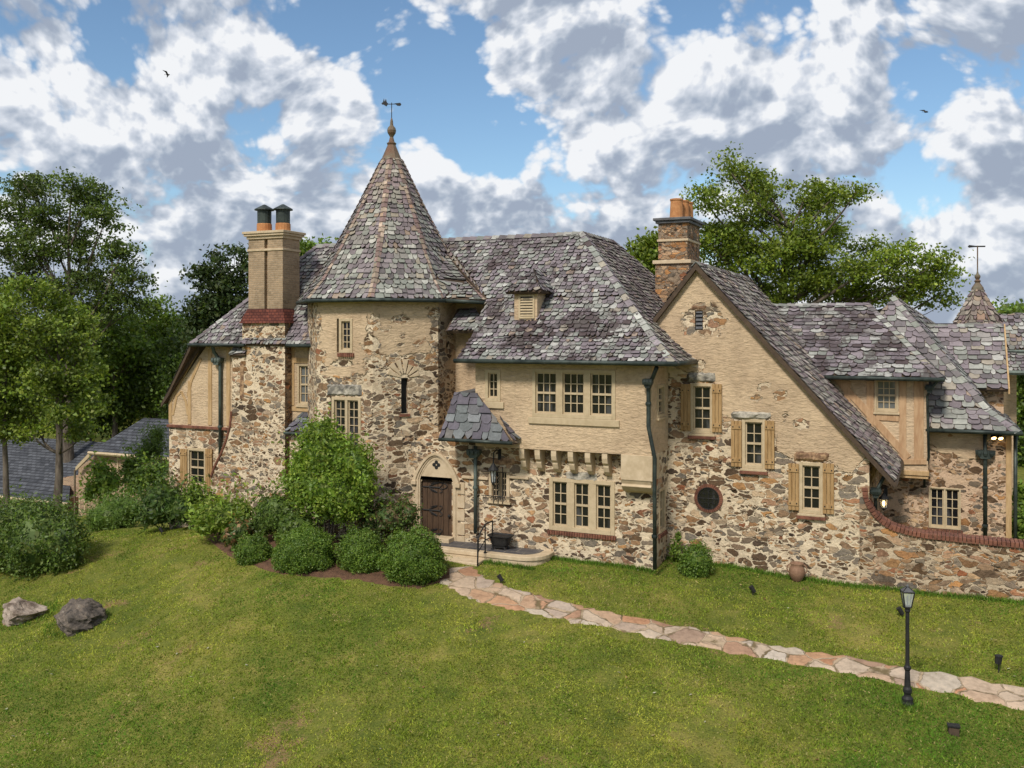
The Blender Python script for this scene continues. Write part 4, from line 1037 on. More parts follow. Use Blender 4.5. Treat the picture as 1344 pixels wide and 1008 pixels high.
# --- timbered box over the porch
vD = 31.8; fDW = front(vD); dr_ = PV(1218, 560, vD).x; dl = -5.2; dzb = PV(1190, 618, vD).z; dzt = ZC - 1.3
dwin = fDW.rect(1148, 497, 1179, 541)
wall('wall', fDW, [(dl, dzb), (dr_, dzb), (dr_, dzt), (dl, dzt)], [dwin], st0, H, M['masonry'], step=.3)
wall('wall', side(dr_), [(vD, dzb), (33, dzb), (33, dzt), (vD, dzt)], [], st0, H, M['masonry'], step=.4)
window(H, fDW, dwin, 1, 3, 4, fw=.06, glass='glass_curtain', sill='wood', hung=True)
tm = MB()
def timber(x0, y0, x1, y1, wd=.2, o=.03):
    a = fDW.px(x0, y0); b = fDW.px(x1, y1); a_, b_ = V((a[0], 0, a[1])), V((b[0], 0, b[1])); t = (b_ - a_).normalized(); nn_ = V((-t.z, 0, t.x)) * wd / 2
    tm.prism([fDW.p(q.x, q.z, o) for q in (a_ - nn_, b_ - nn_, b_ + nn_, a_ + nn_)], -fDW.N * (o + .02))
timber(1112, 500, 1112, 540); timber(1142, 500, 1142, 594, .21, .033); timber(1185, 500, 1185, 603, .20); timber(1206, 500, 1206, 603, .28, .034); timber(1098, 496, 1192, 601, .22, .04); timber(1150, 547, 1180, 549, .2, .036); timber(1168, 606, 1216, 606, .16, .06)
tm.build('timber_frame', M['timber_orange'], H, bevel=.006)
mb = MB(); mb.abox(dl, dr_ + .03, vD - .07, 32.6, dzb - .12, dzb + .02); mb.abox(dl, dr_ + .01, vD - .03, 32.6, dzb - .22, dzb - .124); mb.build('jetty_beam', M['timber'], H, bevel=.01)
RB = Roof(); dev, dze = 31.3, ZC - 1.41; drv, dzr = 35.1, PV(1080, 400, 35.1).z
dre = PV(1237, 496, dev).x; drr = PV(1140, 397, drv).x
RB.facet([(-6.2, dev, dze), (dre, dev, dze), (drr, drv, dzr), (-6.2, drv, dzr)], e=.235, w=(.24, .44), dark=.85)
RB.facet([(dre, dev, dze), (dre, 2 * drv - dev, dze), (drr, drv, dzr)], e=.235, w=(.24, .44))
n1 = nrm((0, dev, dze), (1, dev, dze), (0, drv, dzr)); n2 = nrm((dre, dev, dze), (dre, 40, dze), (drr, drv, dzr))
RB.hip((dre, dev, dze), (drr, drv, dzr), n1, n2, w=.16, tint=(1.05, 1.07, 1.02)); RB.hip((-6, drv, dzr), (drr, drv, dzr), n1, nb, w=.16)
RB.build('roof', H)
mb = MB(); mb.tube([(-3.6, dev - .05, dze - .04), (dre + .04, dev - .05, dze - .04), (dre + .04, dev + 1.5, dze - .04)], .075, 6); mb.build('gutter', M['gutter'], H, smooth=True)

# --- far right wing
vW = 32.4; fW = front(vW); wr = PV(1321, 640, vW).x; wev, wze = 31.9, ZC - 3.02; weu = PV(1338, 566, wev).x
wwin = fW.rect(1219, 640, 1261, 694)
wb = [(1140, 560), (1215, 585), (1240, 594), (1262, 606), (1290, 603), (1300, 570), (1330, 560)]
wall('wall', fW, [(-3.2, -.6), (wr, -.6), (wr, wze + .25), (-3.2, wze + .25)], [wwin], stone_fn(wb, [(1240, 598, 16, 6), (1250, 570, 8, 4)], soft=16), H, M['masonry_warm'])
window(H, fW, wwin, 2, 2, 4, fw=.045, mw=.05, hung=False, sill='brick')
wall('wall', side(wr), [(vW, -.6), (41, -.6), (41, wze + .25), (vW, wze + .25)], [], stone_fn(const=1), H, M['masonry_warm'], step=.5)
RW = Roof(); k_ = 3.65; pkx, pky, pkz = weu - k_, wev + k_, ZC + 1.24; b0, b1 = .8, .62
RW.facet([(weu - 2 * k_, wev, wze), (weu, wev, wze), (weu - b0, wev + b0, wze + b1), (weu - 2 * k_ + b0, wev + b0, wze + b1)], e=.235, w=(.24, .44), dark=.15, tint=(1.02, 1.02, 1.0))
RW.facet([(weu - 2 * k_ + b0, wev + b0, wze + b1), (weu - b0, wev + b0, wze + b1), (pkx, pky, pkz)], e=.235, w=(.24, .44), dark=.15)
RW.facet([(weu, wev, wze), (weu, 42, wze), (weu - b0, 42, wze + b1), (weu - b0, wev + b0, wze + b1)], e=.235, w=(.24, .44))
qb = PV(1233, 430, 42.0); A_, B_2, P_ = (weu - b0, wev + b0, wze + b1), (weu - b0, 42, wze + b1), (pkx, pky, pkz)
RW.facet([A_, qb, P_], e=.24, w=(.24, .44), dark=.2); RW.facet([A_, B_2, qb], e=.24, w=(.24, .44), dark=.2)
n1 = nrm((0, wev + b0, wze + b1), (1, wev + b0, wze + b1), (pkx, pky, pkz)); n2 = nrm((weu - b0, 0, wze + b1), (weu - b0, 1, wze + b1), (pkx, 0, pkz))
RW.hip((weu, wev, wze), (weu - b0, wev + b0, wze + b1), n1, n2, w=.17); RW.hip((weu - b0, wev + b0, wze + b1), (pkx, pky, pkz), n1, n2, w=.17, tint=(1.05, 1.07, 1.02)); RW.hip((pkx, pky, pkz), qb, n2, V((-.7, 0, .7)), w=.17)
RW.build('roof', H)
mb = MB(); mb.tube([(-.4, wev - .05, wze - .04), (weu + .05, wev - .05, wze - .04), (weu + .05, wev + 3, wze - .04)], .075, 6); mb.build('gutter', M['gutter'], H, smooth=True)
mb = MB(); mb.add([(-3, wev, wze - .09), (weu, wev, wze - .09), (weu, vW + .2, wze - .09), (-3, vW + .2, wze - .09)], [(0, 1, 2, 3)]); mb.build('soffit', M['soffit'], H)
# back cross wing
bw_r = PV(1323, 510, 35.0).x; bze = PV(1300, 511, 35.0).z; bzr = PV(1270, 427, 37.5).z
RX = Roof(); RX.facet([(-1.2, 35.0, bze), (bw_r, 35.0, bze), (bw_r, 37.5, bzr), (-1.2, 37.5, bzr)], e=.24, w=(.24, .46), dark=.15, tint=(1.04, 1.03, 1.02))
RX.facet([(-1.2, 40.0, bze), (bw_r, 40.0, bze), (bw_r, 37.5, bzr), (-1.2, 37.5, bzr)], e=.4, w=(.4, .8)); RX.hip((-1.2, 37.5, bzr), (bw_r, 37.5, bzr), V((0, -.7, .7)), nb, w=.15); RX.build('roof', H)
wall('wall', front(35.5), [(-.5, -.5), (bw_r - .1, -.5), (bw_r - .1, bze + .3), (-.5, bze + .3)], [], stone_fn(const=.7), H, M['masonry_warm'], step=.4)
wall('wall', side(bw_r - .1), [(35.5, -.5), (39.5, -.5), (39.5, bze), (37.5, bzr - .1), (35.5, bze)], [], stone_fn(const=.2), H, M['masonry_warm'], step=.5)
mb = MB(); mb.prism([(bw_r + .01, 35.0, bze + .04), (bw_r + .01, 37.5, bzr + .05), (bw_r + .01, 37.5, bzr - .14), (bw_r + .01, 35.0, bze - .14)], (.05, 0, 0)); mb.build('bargeboard', M['timber'], H)
# back turret
tp = PV(1283, 400, 39.0); RK = Roof(); rt = [(1.22, -.35), (.80, .45), (.10, 1.72)]
rk = [[V((tp.x + r * math.cos(math.radians(22.5 + 45 * k)), tp.y + r * math.sin(math.radians(22.5 + 45 * k)), ZC + z)) for k in range(8)] for r, z in rt]
for i in range(2):
    for k in range(8): RK.facet([rk[i][k], rk[i][(k + 1) % 8], rk[i + 1][(k + 1) % 8], rk[i + 1][k]], e=.2, w=(.16, .3), dark=.3, tint=(1.05, .9, .8), th=.05)
RK.build('turret_roof', H)
mb = MB(); mb.lathe((tp.x, tp.y, 0), [(1.05, .2), (1.05, ZC - .3), (.9, ZC - .25)], 8); wall_mesh(mb, 'turret_wall', M['masonry_warm'], H, .8)
mb = MB(); mb.lathe((tp.x, tp.y, ZC), [(.22, 1.58), (.20, 1.68), (.08, 1.86), (.12, 1.92), (.06, 1.98), (.10, 2.06), (.10, 2.12), (.04, 2.2), (.022, 2.3), (.022, 3.25)], 8)
f_ = mb.build('finial', M['copper_brown'], H); mb = MB(); mb.tube([(tp.x - .32, tp.y - .1, ZC + 3.22), (tp.x + .26, tp.y + .1, ZC + 3.22)], .03, 6); mb.prism([(tp.x - .30, tp.y - .1, ZC + 3.17), (tp.x - .1, tp.y - .03, ZC + 3.2), (tp.x - .1, tp.y - .03, ZC + 3.25), (tp.x - .30, tp.y - .1, ZC + 3.28)], (0, .02, 0)); mb.build('weather_vane', M['iron'], f_)
# far corner lean-to at the right edge
xw = bw_r + .05
RY = Roof(); q0, q1 = PV(1325, 459, 37.6), PV(1352, 462, 37.6); q1.z = q0.z; RY.facet([q0, q1, V((q1.x, 39.2, q0.z + 1.3)), V((q0.x - .4, 39.2, q0.z + 1.3))], e=.22, dark=.2); RY.build('roof', H)
wall('wall', front(38.0), [(xw - .3, -.5), (xw + .4, -.5), (xw + .4, q0.z), (xw - .3, q0.z)], [], stone_fn(const=.2), H, M['masonry_warm'], step=.5); wall('wall', side(xw + .4), [(38.0, -.5), (41, -.5), (41, q0.z), (38.0, q0.z)], [], stone_fn(const=.2), H, M['masonry_warm'], step=.5)
mb = MB(); g0 = PV(1324, 489, 36.4); mb.tube([g0, V((g0.x + 1.0, g0.y, g0.z))], .09, 6); mb.tube([(xw + .1, 37.5, q0.z - .05), (xw + .95, 37.5, q0.z - .05)], .06, 6); mb.build('gutter', M['copper'], H)
RY2 = Roof(); RY2.facet([g0 + V((0, 0, .05)), V((g0.x + 1.0, g0.y, g0.z + .05)), V((g0.x + 1.0, 38, g0.z + .9)), V((g0.x, 38, g0.z + .9))], e=.22, dark=.1); RY2.build('roof', H)
# corner boards and dark pipe at the right end
mb = MB(); a = PV(1326, 640, vW); mb.abox(wr - .02, wr + .14, vW - .03, vW + .12, 0, wze + .05); mb.build('corner_board', M['timber'], H, bevel=.01)
mb = MB(); mb.tube([(wr + .24, vW - .02, .1), (wr + .24, vW - .02, wze)], .055, 8); mb.build('downpipe', M['gutter'], H, smooth=True)

# --- left wing
strz = PV(260, 560, VL).z; lw_l = PV(222, 560, VL).x; lw_r = TL + 1.2
zsl = PV(222, 525, VL).z
lwin = fL.rect(246, 588, 271, 640); uwin = fL.rect(391, 478, 414, 532)
wall('wall', fL, [(lw_l, strz), (lw_r, strz), (lw_r, zeL + .15), (elL + .5, zeL + .15), (lw_l, zsl)], [uwin], st0, H, M['masonry'])
wall('wall', fL, [(lw_l, -1.2), (lw_r, -1.2), (lw_r, strz), (lw_l, strz)], [lwin], stone_fn(const=1), H, M['masonry'])
wall('wall', Frame((lw_l, VL, 0), (0, 1, 0), (-1, 0, 0)), [(0, -1.2), (4.2, -1.2), (4.2, zsl), (0, zsl)], [], stone_fn(const=1), H, M['masonry'], step=.5)
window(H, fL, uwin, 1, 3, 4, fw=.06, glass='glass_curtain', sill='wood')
Wl = window(H, fL, lwin, 1, 2, 4, fw=.10, glass='glass', sill='wood')
shutters(Wl, fL, [fL.rect(238, 589, 247, 634), fL.rect(271, 589, 280, 646)])
tm = MB()
def tim(fr, pts, wd, o):
    for (x0, y0), (x1, y1) in zip(pts, pts[1:]):
        a = fr.px(x0, y0); b = fr.px(x1, y1); a_, b_ = V((a[0], 0, a[1])), V((b[0], 0, b[1])); t = (b_ - a_).normalized(); nn_ = V((-t.z, 0, t.x)) * wd / 2
        tm.prism([fr.p(q.x, q.z, o) for q in (a_ - nn_, b_ - nn_, b_ + nn_, a_ + nn_)], -fr.N * (o + .02))
tim(fL, [(276, 458), (276, 558)], .17, .03); tim(fL, [(300, 456), (300, 559)], .17, .03); tim(fL, [(249, 500), (249, 557)], .15, .028); tim(fL, [(224, 526), (224, 555)], .15, .03)
tim(fL, [(258, 460), (240, 492), (224, 524)], .22, .034); tim(fL, [(264, 470), (251, 500), (247, 520)], .12, .024); tim(fL, [(227, 545), (232, 520), (238, 514)], .1, .022); tim(fL, [(247, 545), (244, 526), (238, 514)], .1, .022)
tm.build('timber_frame', M['timber'], H, bevel=.006); tm = MB(); tim(fL, [(384, 455), (384, 532)], .16, .03); tim(fL, [(380, 473), (416, 473)], .18, .034); tim(fL, [(380, 536), (416, 538)], .16, .034)
tm.build('timber_frame', M['timber'], H, bevel=.006)
mb = MB(); mb.abox(lw_l - .05, PV(312, 561, VL).x, VL - .09, VL + .01, strz - .07, strz + .03); mb.build('string_course', M['brick_red'], H, bevel=.01)
mb = MB(); mb.prism([(elL - .02, evL + .3, zeL - .05), (uk - .05, evL + .3, zk - .05), (uk - .05, evL + .3, zk - .2), (elL + .1, evL + .3, zeL - .25)], (0, .06, 0)); mb.build('bargeboard', M['soffit'], H)
# slate skirt between chimney and tower
RS = Roof(); q0, q1 = PV(374, 567, VL - .75), PV(420, 570, VL - .75); q1.z = q0.z; zq = PV(395, 541, VL).z
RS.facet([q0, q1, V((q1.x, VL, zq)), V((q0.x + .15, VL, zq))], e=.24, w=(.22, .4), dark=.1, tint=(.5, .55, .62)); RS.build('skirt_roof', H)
mb = MB(); mb.tube([q0 + V((0, -.04, -.03)), q1 + V((0, -.04, -.03))], .06, 6); mb.build('gutter', M['gutter'], H)
wall('wall', front(VL - .62), [(q0.x + .1, -.8), (q1.x, -.8), (q1.x, q0.z), (q0.x + .1, q0.z)], [], stone_fn(const=1), H, M['masonry'], step=.3)

# --- left chimney
vC = 26.0; fC = front(vC)
cl, cr = PV(318, 430, vC).x, PV(374, 430, vC).x
zb = PV(345, 423, vC).z; zs_ = PV(345, 406, vC).z; ztp = PV(345, 312, vC).z
cf = stone_fn(const=1)
ch = wall('chimney', fC, [(cl, -1.2), (cr, -1.2), (cr, zb), (cl, zb)], [], cf, H, M['masonry'])
fcr = side(cr); wall('chimney_cheek', fcr, [(vC, -1.2), (vC + 1.6, -1.2), (vC + 1.6, zb), (vC, zb)], [], cf, ch, M['masonry_chimney'], step=.3)
wall('chimney_cheek', Frame((cl, vC, 0), (0, 1, 0), (-1, 0, 0)), [(0, -1.2), (1.6, -1.2), (1.6, zb), (0, zb)], [], cf, ch, M['masonry'], step=.3)
# slit recess in the chimney face
mb = MB(); a = fC.rect(315, 478, 320, 524); mb.box(fC.p(a[0], a[2], .01), fC.R * (a[1] - a[0]), -fC.N * .04, V((0, 0, a[3] - a[2]))); mb.build('slit_window', M['lintel_brown'], ch)
# battered foot on the left with its brick edge
mb = MB(); ed = [(276, 640), (277, 626), (282, 612), (290, 596), (297, 578), (302, 560), (304, 540), (305, 500), (305, 470)]
pl = [PV(x, y, vC + .03) for x, y in ed]
for a, b in zip(pl, pl[1:]): mb.add([(a.x, vC + .03, a.z), (cl + .02, vC + .03, a.z), (cl + .02, vC + .03, b.z), (b.x, vC + .03, b.z), (a.x, vC + .5, a.z), (b.x, vC + .5, b.z)], [(0, 1, 2, 3), (0, 3, 5, 4)])
a = pl[0]; mb.add([(a.x, vC + .03, -1), (cl + .02, vC + .03, -1), (cl + .02, vC + .03, a.z), (a.x, vC + .03, a.z)], [(0, 1, 2, 3)])
wall_mesh(mb, 'buttress', M['masonry'], ch)
mb = MB(); mb.tube([p + V((0, -.01, 0)) for p in pl[1:7]], .045, 6); mb.build('brick_edging', M['brick_red'], ch)
RQ = Roof(); q0, q1 = PV(301, 466, vC - .1), PV(321, 466, vC - .1); RQ.facet([q0, q1, V((q1.x, vC + .5, q1.z + .75)), V((q0.x + .15, vC + .5, q0.z + .75))], e=.22, dark=.1); RQ.build('shoulder_roof', ch)
# red tile skirt
s0, s1 = PV(326, 405, vC + .1).x, PV(371, 405, vC + .1).x; dsh = .95
mb = MB(); a = [(cl - .06, vC - .10, zb - .03), (cr + .08, vC - .10, zb - .03), (cr + .08, vC + 1.25, zb - .03), (cl - .06, vC + 1.25, zb - .03)]; b = [(s0 - .02, vC + .08, zs_ + .02), (s1 + .02, vC + .08, zs_ + .02), (s1 + .02, vC + .1 + dsh, zs_ + .02), (s0 - .02, vC + .1 + dsh, zs_ + .02)]
mb.add(a + b, [(0, 1, 5, 4), (1, 2, 6, 5), (2, 3, 7, 6), (3, 0, 4, 7), (3, 2, 1, 0)]); mb.build('tile_skirt', M['tile_red'], ch)
mb = MB(); v0 = vC + .1; md = PV(349, 350, v0).x
mb.abox(s0, md - .07, v0, v0 + dsh, zs_, ztp); mb.abox(md + .07, s1, v0, v0 + dsh, zs_ + .002, ztp); mb.abox(md - .08, md + .08, v0 + .14, v0 + dsh - .05, zs_, ztp)
mb.build('flue_stack', M['brick_tan'], ch, bevel=.012)
zk2 = PV(345, 328, v0).z; mb = MB(); mb.abox(s0 - .035, s1 + .035, v0 - .035, v0 + dsh + .035, zk2 - .04, zk2 + .04)
for k, (e_, za, zb2) in enumerate(((.05, ztp - .03, ztp + .07), (.12, ztp + .072, ztp + .15), (.16, ztp + .152, ztp + .24))): mb.abox(s0 - e_, s1 + e_, v0 - e_, v0 + dsh + e_, za, zb2)
mb.build('chimney_cap', M['limestone'], ch, bevel=.012)
for x in (347, 371.5):
    c_ = PV(x, 300, v0 + .42 if x < 350 else v0 + .62); zc_ = ztp + .24
    mb = MB(); mb.lathe((c_.x, c_.y, zc_), [(.27, 0), (.265, .30), (.25, .32)], 16); pot = mb.build('chimney_pot', M['terracotta'], ch, smooth=False)
    mb = MB(); mb.lathe((c_.x, c_.y, zc_), [(.245, .30), (.25, .80), (.24, .82)], 16); mb.lathe((c_.x, c_.y, zc_), [(.35, .80), (.34, .84), (.05, 1.0), (.02, 1.01)], 16); mb.build('rain_cap', M['gutter'], pot)

# --- stone chimney behind the gable
vX = 30.5; x0, x1 = PV(864, 320, vX).x, PV(902, 320, vX).x; y1_ = vX + 1.75
zc_ = PV(880, 291, vX).z; zlo = PV(880, 344, vX).z
mb = MB(); mb.abox(x0 - .08, x1 + .08, vX - .08, y1_ + .08, ZC - 1, zlo); mb.abox(x0, x1, vX, y1_, zlo, zc_)
cx_ = wall_mesh(mb, 'chimney', M['masonry_chimney'], H)
mb = MB(); mb.abox(x0 - .16, x1 + .16, vX - .16, y1_ + .16, zlo - .06, zlo + .06); z = PV(880, 315, vX).z; mb.abox(x0 - .04, x1 + .04, vX - .04, y1_ + .04, z - .05, z + .03)
mb.build('chimney_band', M['limestone'], cx_, bevel=.015)
mb = MB(); mb.abox(x0 - .08, x1 + .08, vX - .08, y1_ + .08, zc_ - .05, zc_ + .04); mb.abox(x0 - .15, x1 + .15, vX - .15, y1_ + .15, zc_ + .042, zc_ + .13); mb.build('chimney_cap', M['lead'], cx_, bevel=.012)
for px, yy in ((888, vX + .45), (896, vX + .95), (901.5, vX + 1.4)):
    c_ = PV(px, 290, yy); mb = MB(); mb.lathe((c_.x, c_.y, zc_ + .13), [(.235, 0), (.23, .12), (.205, .6), (.225, .63), (.225, .68), (.18, .69)], 16); mb.build('chimney_pot', M['terracotta'], cx_)

# --- rainwater pipes
def leader(mb, c, w_=.30, h_=.26, dep=.2):
    mb.prism([V((c.x - w_ / 2, c.y, c.z + h_ / 2)), V((c.x + w_ / 2, c.y, c.z + h_ / 2)), V((c.x + w_ / 2, c.y, c.z + .02)), V((c.x + w_ * .22, c.y, c.z - h_ / 2)), V((c.x - w_ * .22, c.y, c.z - h_ / 2)), V((c.x - w_ / 2, c.y, c.z + .02))], (0, -dep, 0))
    for sg in (-1, 0, 1): mb.lathe((c.x + sg * w_ * .32, c.y - dep, c.z + .04), [(.055, -.07), (.07, 0), (.055, .07)], 8)
def pipe(pts, r=.055, lead_at=None, mat='copper', lw=.3, straps=()):
    mb = MB(); mb.tube(pts, r, 8); o = mb.build('downpipe', M[mat], H, smooth=True)
    if lead_at is not None: mb = MB(); leader(mb, V(lead_at), lw); mb.build('leader_head', M['gutter' if mat == 'gutter' else 'copper'], o)
    if straps:
        for s_ in straps: mb = MB(); mb.lathe((s_[0], s_[1], s_[2]), [(r + .02, -.05), (r + .03, 0), (r + .02, .05)], 8); mb.build('pipe_bracket', M[mat], o)
a = [PV(862, 482, VJ - .35), PV(857, 495, VJ - .15), PV(851, 505, VJ - .09), PV(851, 560, VJ - .09), PV(857, 590, VJ - .11), PV(859.5, 602, VJ - .11), PV(859, 640, VJ - .09), PV(859.5, 747, VJ - .05)]
pipe(a, .06, PV(852, 503, VJ - .05), 'gutter', .26, [PV(859, 704, VJ - .07), PV(851, 530, VJ - .09)])
a = PV(624, 585, VA - .14); pipe([a, PV(624, 700, VA - .14)], .06, PV(624, 595, VA - .05), 'copper', .44, [PV(624, 640, VA - .14)])
pipe([PV(279, 454, VL - .4), PV(281, 462, VL - .2), PV(288, 472, VL - .1), PV(289, 480, VL - .09), PV(289, 601, VL - .09)], .065, PV(288, 474, VL - .02), 'copper', .42, [PV(289, 560, VL - .09)])
pipe([PV(1293, 567, vW - .14), PV(1293, 595, vW - .12), PV(1293, 712, vW - .12)], .06, PV(1293, 596, vW - .02), 'gutter', .55, [PV(1293, 640, vW - .12), PV(1293, 690, vW - .12)])
pipe([PV(1231, 499, dev - .02), PV(1221, 512, vD - .15), PV(1217, 520, vD - .1), PV(1219, 600, vD - .1), PV(1214, 620, vW - .1), PV(1213, 640, vW - .1)], .04, PV(1220, 510, vD - .05), 'gutter', .22)
pipe([PV(1168, 612, VG + .6), PV(1157, 632, VG + .3), PV(1150, 645, VG + .25), PV(1149, 672, VG + .25)], .05, PV(1150, 646, VG + .3), 'gutter', .26)

# --- fixed lamps
def floodlight(c):
    mb = MB(); mb.box(c + V((-.1, 0, .02)), V((.34, 0, 0)), V((0, -.06, 0)), V((0, 0, .08))); f0 = mb.build('floodlight', M['iron'], H)
    for dx in (-.02, .17):
        h = c + V((dx, -.09, -.03)); mb = MB(); mb.tube([h + V((0, .06, .06)), h, h + V((.02, -.06, -.07))], [.04, .065, .085], 10); b = mb.build('lamp_head', M['iron'], f0)
        mb = MB(); mb.tube([h + V((.021, -.063, -.073)), h + V((.026, -.075, -.09))], [.07, .06], 10); mb.build('bulb', M['bulb'], b)
floodlight(PV(1304, 570, vW - .02))
def wall_lantern(c, out=V((0, -1, 0)), lit=False, sc=1.0):
    mb = MB(); mb.tube([c + V((0, 0, .42 * sc)), c + out * .12 * sc + V((0, 0, .50 * sc)), c + out * .22 * sc + V((0, 0, .42 * sc)), c + out * .22 * sc + V((0, 0, .33 * sc))], .02 * sc, 6)
    mb.box(c + V((-.05, 0, .25)) * sc, V((.1, 0, 0)) * sc, out * .03, V((0, 0, .3)) * sc)
    q = c + out * .22 * sc; mb.lathe(q, [(.03, .36 * sc), (.07 * sc, .30 * sc), (.16 * sc, .20 * sc), (.165 * sc, .17 * sc), (.10 * sc, .165 * sc)], 8)
    mb.lathe(q, [(.10 * sc, -.16 * sc), (.11 * sc, -.13 * sc), (.05 * sc, -.20 * sc), (.02 * sc, -.24 * sc)], 8)
    for k in range(6):
        an = k * math.pi / 3; d_ = V((math.cos(an), math.sin(an), 0)); mb.tube([q + d_ * .13 * sc + V((0, 0, .17 * sc)), q + d_ * .10 * sc + V((0, 0, -.14 * sc))], .012 * sc, 5)
    o = mb.build('wall_lantern', M['iron'], H)
    mb = MB(); mb.lathe(q, [(.095 * sc, -.13 * sc), (.12 * sc, .165 * sc)], 6); mb.build('lantern_glass', M['clear_glass'], o)
    if lit: mb = MB(); mb.lathe(q, [(.02, -.08 * sc), (.05 * sc, -.02), (.05 * sc, .05 * sc), (.02, .1 * sc)], 8); mb.build('bulb', M['bulb'], o)
wall_lantern(PV(1163, 660, VG + .75), V((-.3, -1, 0)).normalized(), True, .8)
# hanging lantern on an arm above the grille window
c_ = PV(656, 596, VA); mb = MB(); mb.box(c_ + V((-.05, 0, -.18)), V((.1, 0, 0)), V((0, -.03, 0)), V((0, 0, .32)))
mb.tube([c_ + V((0, -.02, .05)), c_ + V((0, -.2, .16)), c_ + V((0, -.42, .1)), c_ + V((0, -.45, -.2))], .022, 6)
q = c_ + V((0, -.45, -.46)); mb.lathe(q, [(.02, .34), (.03, .24), (.10, .13), (.16, .05), (.16, .02), (.10, .015)], 12); mb.lathe(q, [(.07, -.36), (.075, -.33), (.04, -.40), (.015, -.44)], 8)
for k in range(6):
    an = k * math.pi / 3; d_ = V((math.cos(an), math.sin(an), 0)); mb.tube([q + d_ * .10 + V((0, 0, .02)), q + d_ * .065 + V((0, 0, -.34))], .014, 5)
o = mb.build('hanging_lantern', M['iron'], H); mb = MB(); mb.lathe(q, [(.06, -.33), (.09, .015)], 6); mb.build('lantern_glass', M['clear_glass'], o)

# ------------------------------------------------------------------ terrace, steps, rail, planter
T = thing('terrace', (-13, 25.2, .3), 'low pale stone terrace with dark slate paving and steps in front of the arched door', 'terrace')
tz_ = PV(640, 726, VA - 1.05).z
tx0, tx1 = PV(566, 722, VA - 1.0).x, PV(708, 722, VA - .6).x
out = [(tx0, VA + .3), (tx0, VA - 1.05)]
out += [(tx1 - .55, VA - 1.05)] + [(tx1 - .55 + .75 * math.sin(t), VA - .30 - .75 * math.cos(t)) for t in np.linspace(.15, 1.5, 7)] + [(tx1 + .2, VA + .3)]
inn = [(tx0 + .02, VA + .28), (tx0 + .02, VA - .80)] + [(tx1 - .62, VA - .80)] + [(tx1 - .62 + .52 * math.sin(t), VA - .28 - .52 * math.cos(t)) for t in np.linspace(.15, 1.5, 7)] + [(tx1 - .1, VA + .28)]
mb = MB(); mb.prism([(a, b, tz_ - .8) for a, b in out], (0, 0, .67)); mb.build('base', M['limestone'], T, bevel=.015)
mb = MB(); mb.prism([(a + (.03 if i > 1 else 0), b - .03 if 0 < i < len(out) - 1 else b, tz_ - .128) for i, (a, b) in enumerate(out)], (0, 0, .125)); mb.build('kerb', M['limestone'], T, bevel=.02)
mb = MB(); mb.add([(a, b, tz_ + .002) for a, b in inn], [tuple(range(len(inn)))]); mb.build('paving', M['terrace_slate'], T)
sx0, sx1 = PV(574, 745, VA - 1.5).x, PV(627, 745, VA - 1.5).x
mb = MB(); mb.abox(sx0, sx1, VA - 1.55, VA - 1.06, tz_ - .6, tz_ - .20); mb.build('step', M['limestone'], T, bevel=.02)
d0_, d1_ = door_rc[0] - .1, door_rc[1] + .12
mb = MB(); mb.abox(d0_, d1_, VA - .42, VA - .02, tz_ - .02, tz_ + .13); mb.build('step', M['limestone'], T, bevel=.015)
R_ = thing('handrail', (sx1, VA - 1.2, tz_ - .3), 'black wrought iron handrail beside the terrace steps', 'handrail')
mb = MB(); rx = sx1 + .02
pts = [V((rx, VA - 1.55, tz_ - .25)), V((rx, VA - 1.5, tz_ + .52)), V((rx, VA - 1.35, tz_ + .68)), V((rx, VA - 1.05, tz_ + .85)), V((rx, VA - .55, tz_ + .85))]
mb.tube(pts, .024, 8); mb.tube([V((rx, VA - 1.52, tz_ + .12)), V((rx, VA - 1.05, tz_ + .38)), V((rx, VA - .55, tz_ + .38))], .014, 6)
mb.build('rail', M['iron'], R_, smooth=True)
for y in (VA - 1.05, VA - .55): mb = MB(); mb.tube([V((rx, y, tz_ - .1)), V((rx, y, tz_ + .86))], .02, 6); mb.lathe((rx, y, tz_), [(.05, 0), (.05, .02), (.025, .05)], 8); mb.build('post', M['iron'], R_)
mb = MB(); mb.tube([V((rx, VA - 1.54, tz_ - .7)), V((rx, VA - 1.54, tz_ + .5))], .022, 6); mb.build('post', M['iron'], R_)
PL = thing('planter', PV(657, 718, VA - .4), 'empty black footed trough planter on the terrace under the iron grille', 'planter')
c = PV(657, 718, VA - .42); c.z = tz_; mb = MB()
prof = [(.16, .06), (.17, .10), (.20, .14), (.24, .30), (.27, .38), (.31, .40), (.31, .43), (.27, .43), (.25, .40)]
vs = []; fs = []
for r, z in prof:
    for k in range(24):
        an = 2 * math.pi * k / 24; q = lambda t: math.copysign(abs(t) ** .45, t); vs.append(c + V((r * 1.25 * q(math.cos(an)), r * .8 * q(math.sin(an)), z)))
for i in range(len(prof) - 1): fs += [(i * 24 + k, i * 24 + (k + 1) % 24, (i + 1) * 24 + (k + 1) % 24, (i + 1) * 24 + k) for k in range(24)]
fs += [tuple(range(23, -1, -1)), tuple(range(8 * 24, 9 * 24))]
mb.add(vs, fs); mb.build('bowl', M['iron'], PL)
for sx_ in (-.15, .15):
    for sy_ in (-.09, .09): mb = MB(); mb.tube([c + V((sx_, sy_, .11)), c + V((sx_ * 1.25, sy_ * 1.2, .06)), c + V((sx_ * 1.45, sy_ * 1.3, .0))], [.035, .025, .035], 6); mb.build('foot', M['iron'], PL)

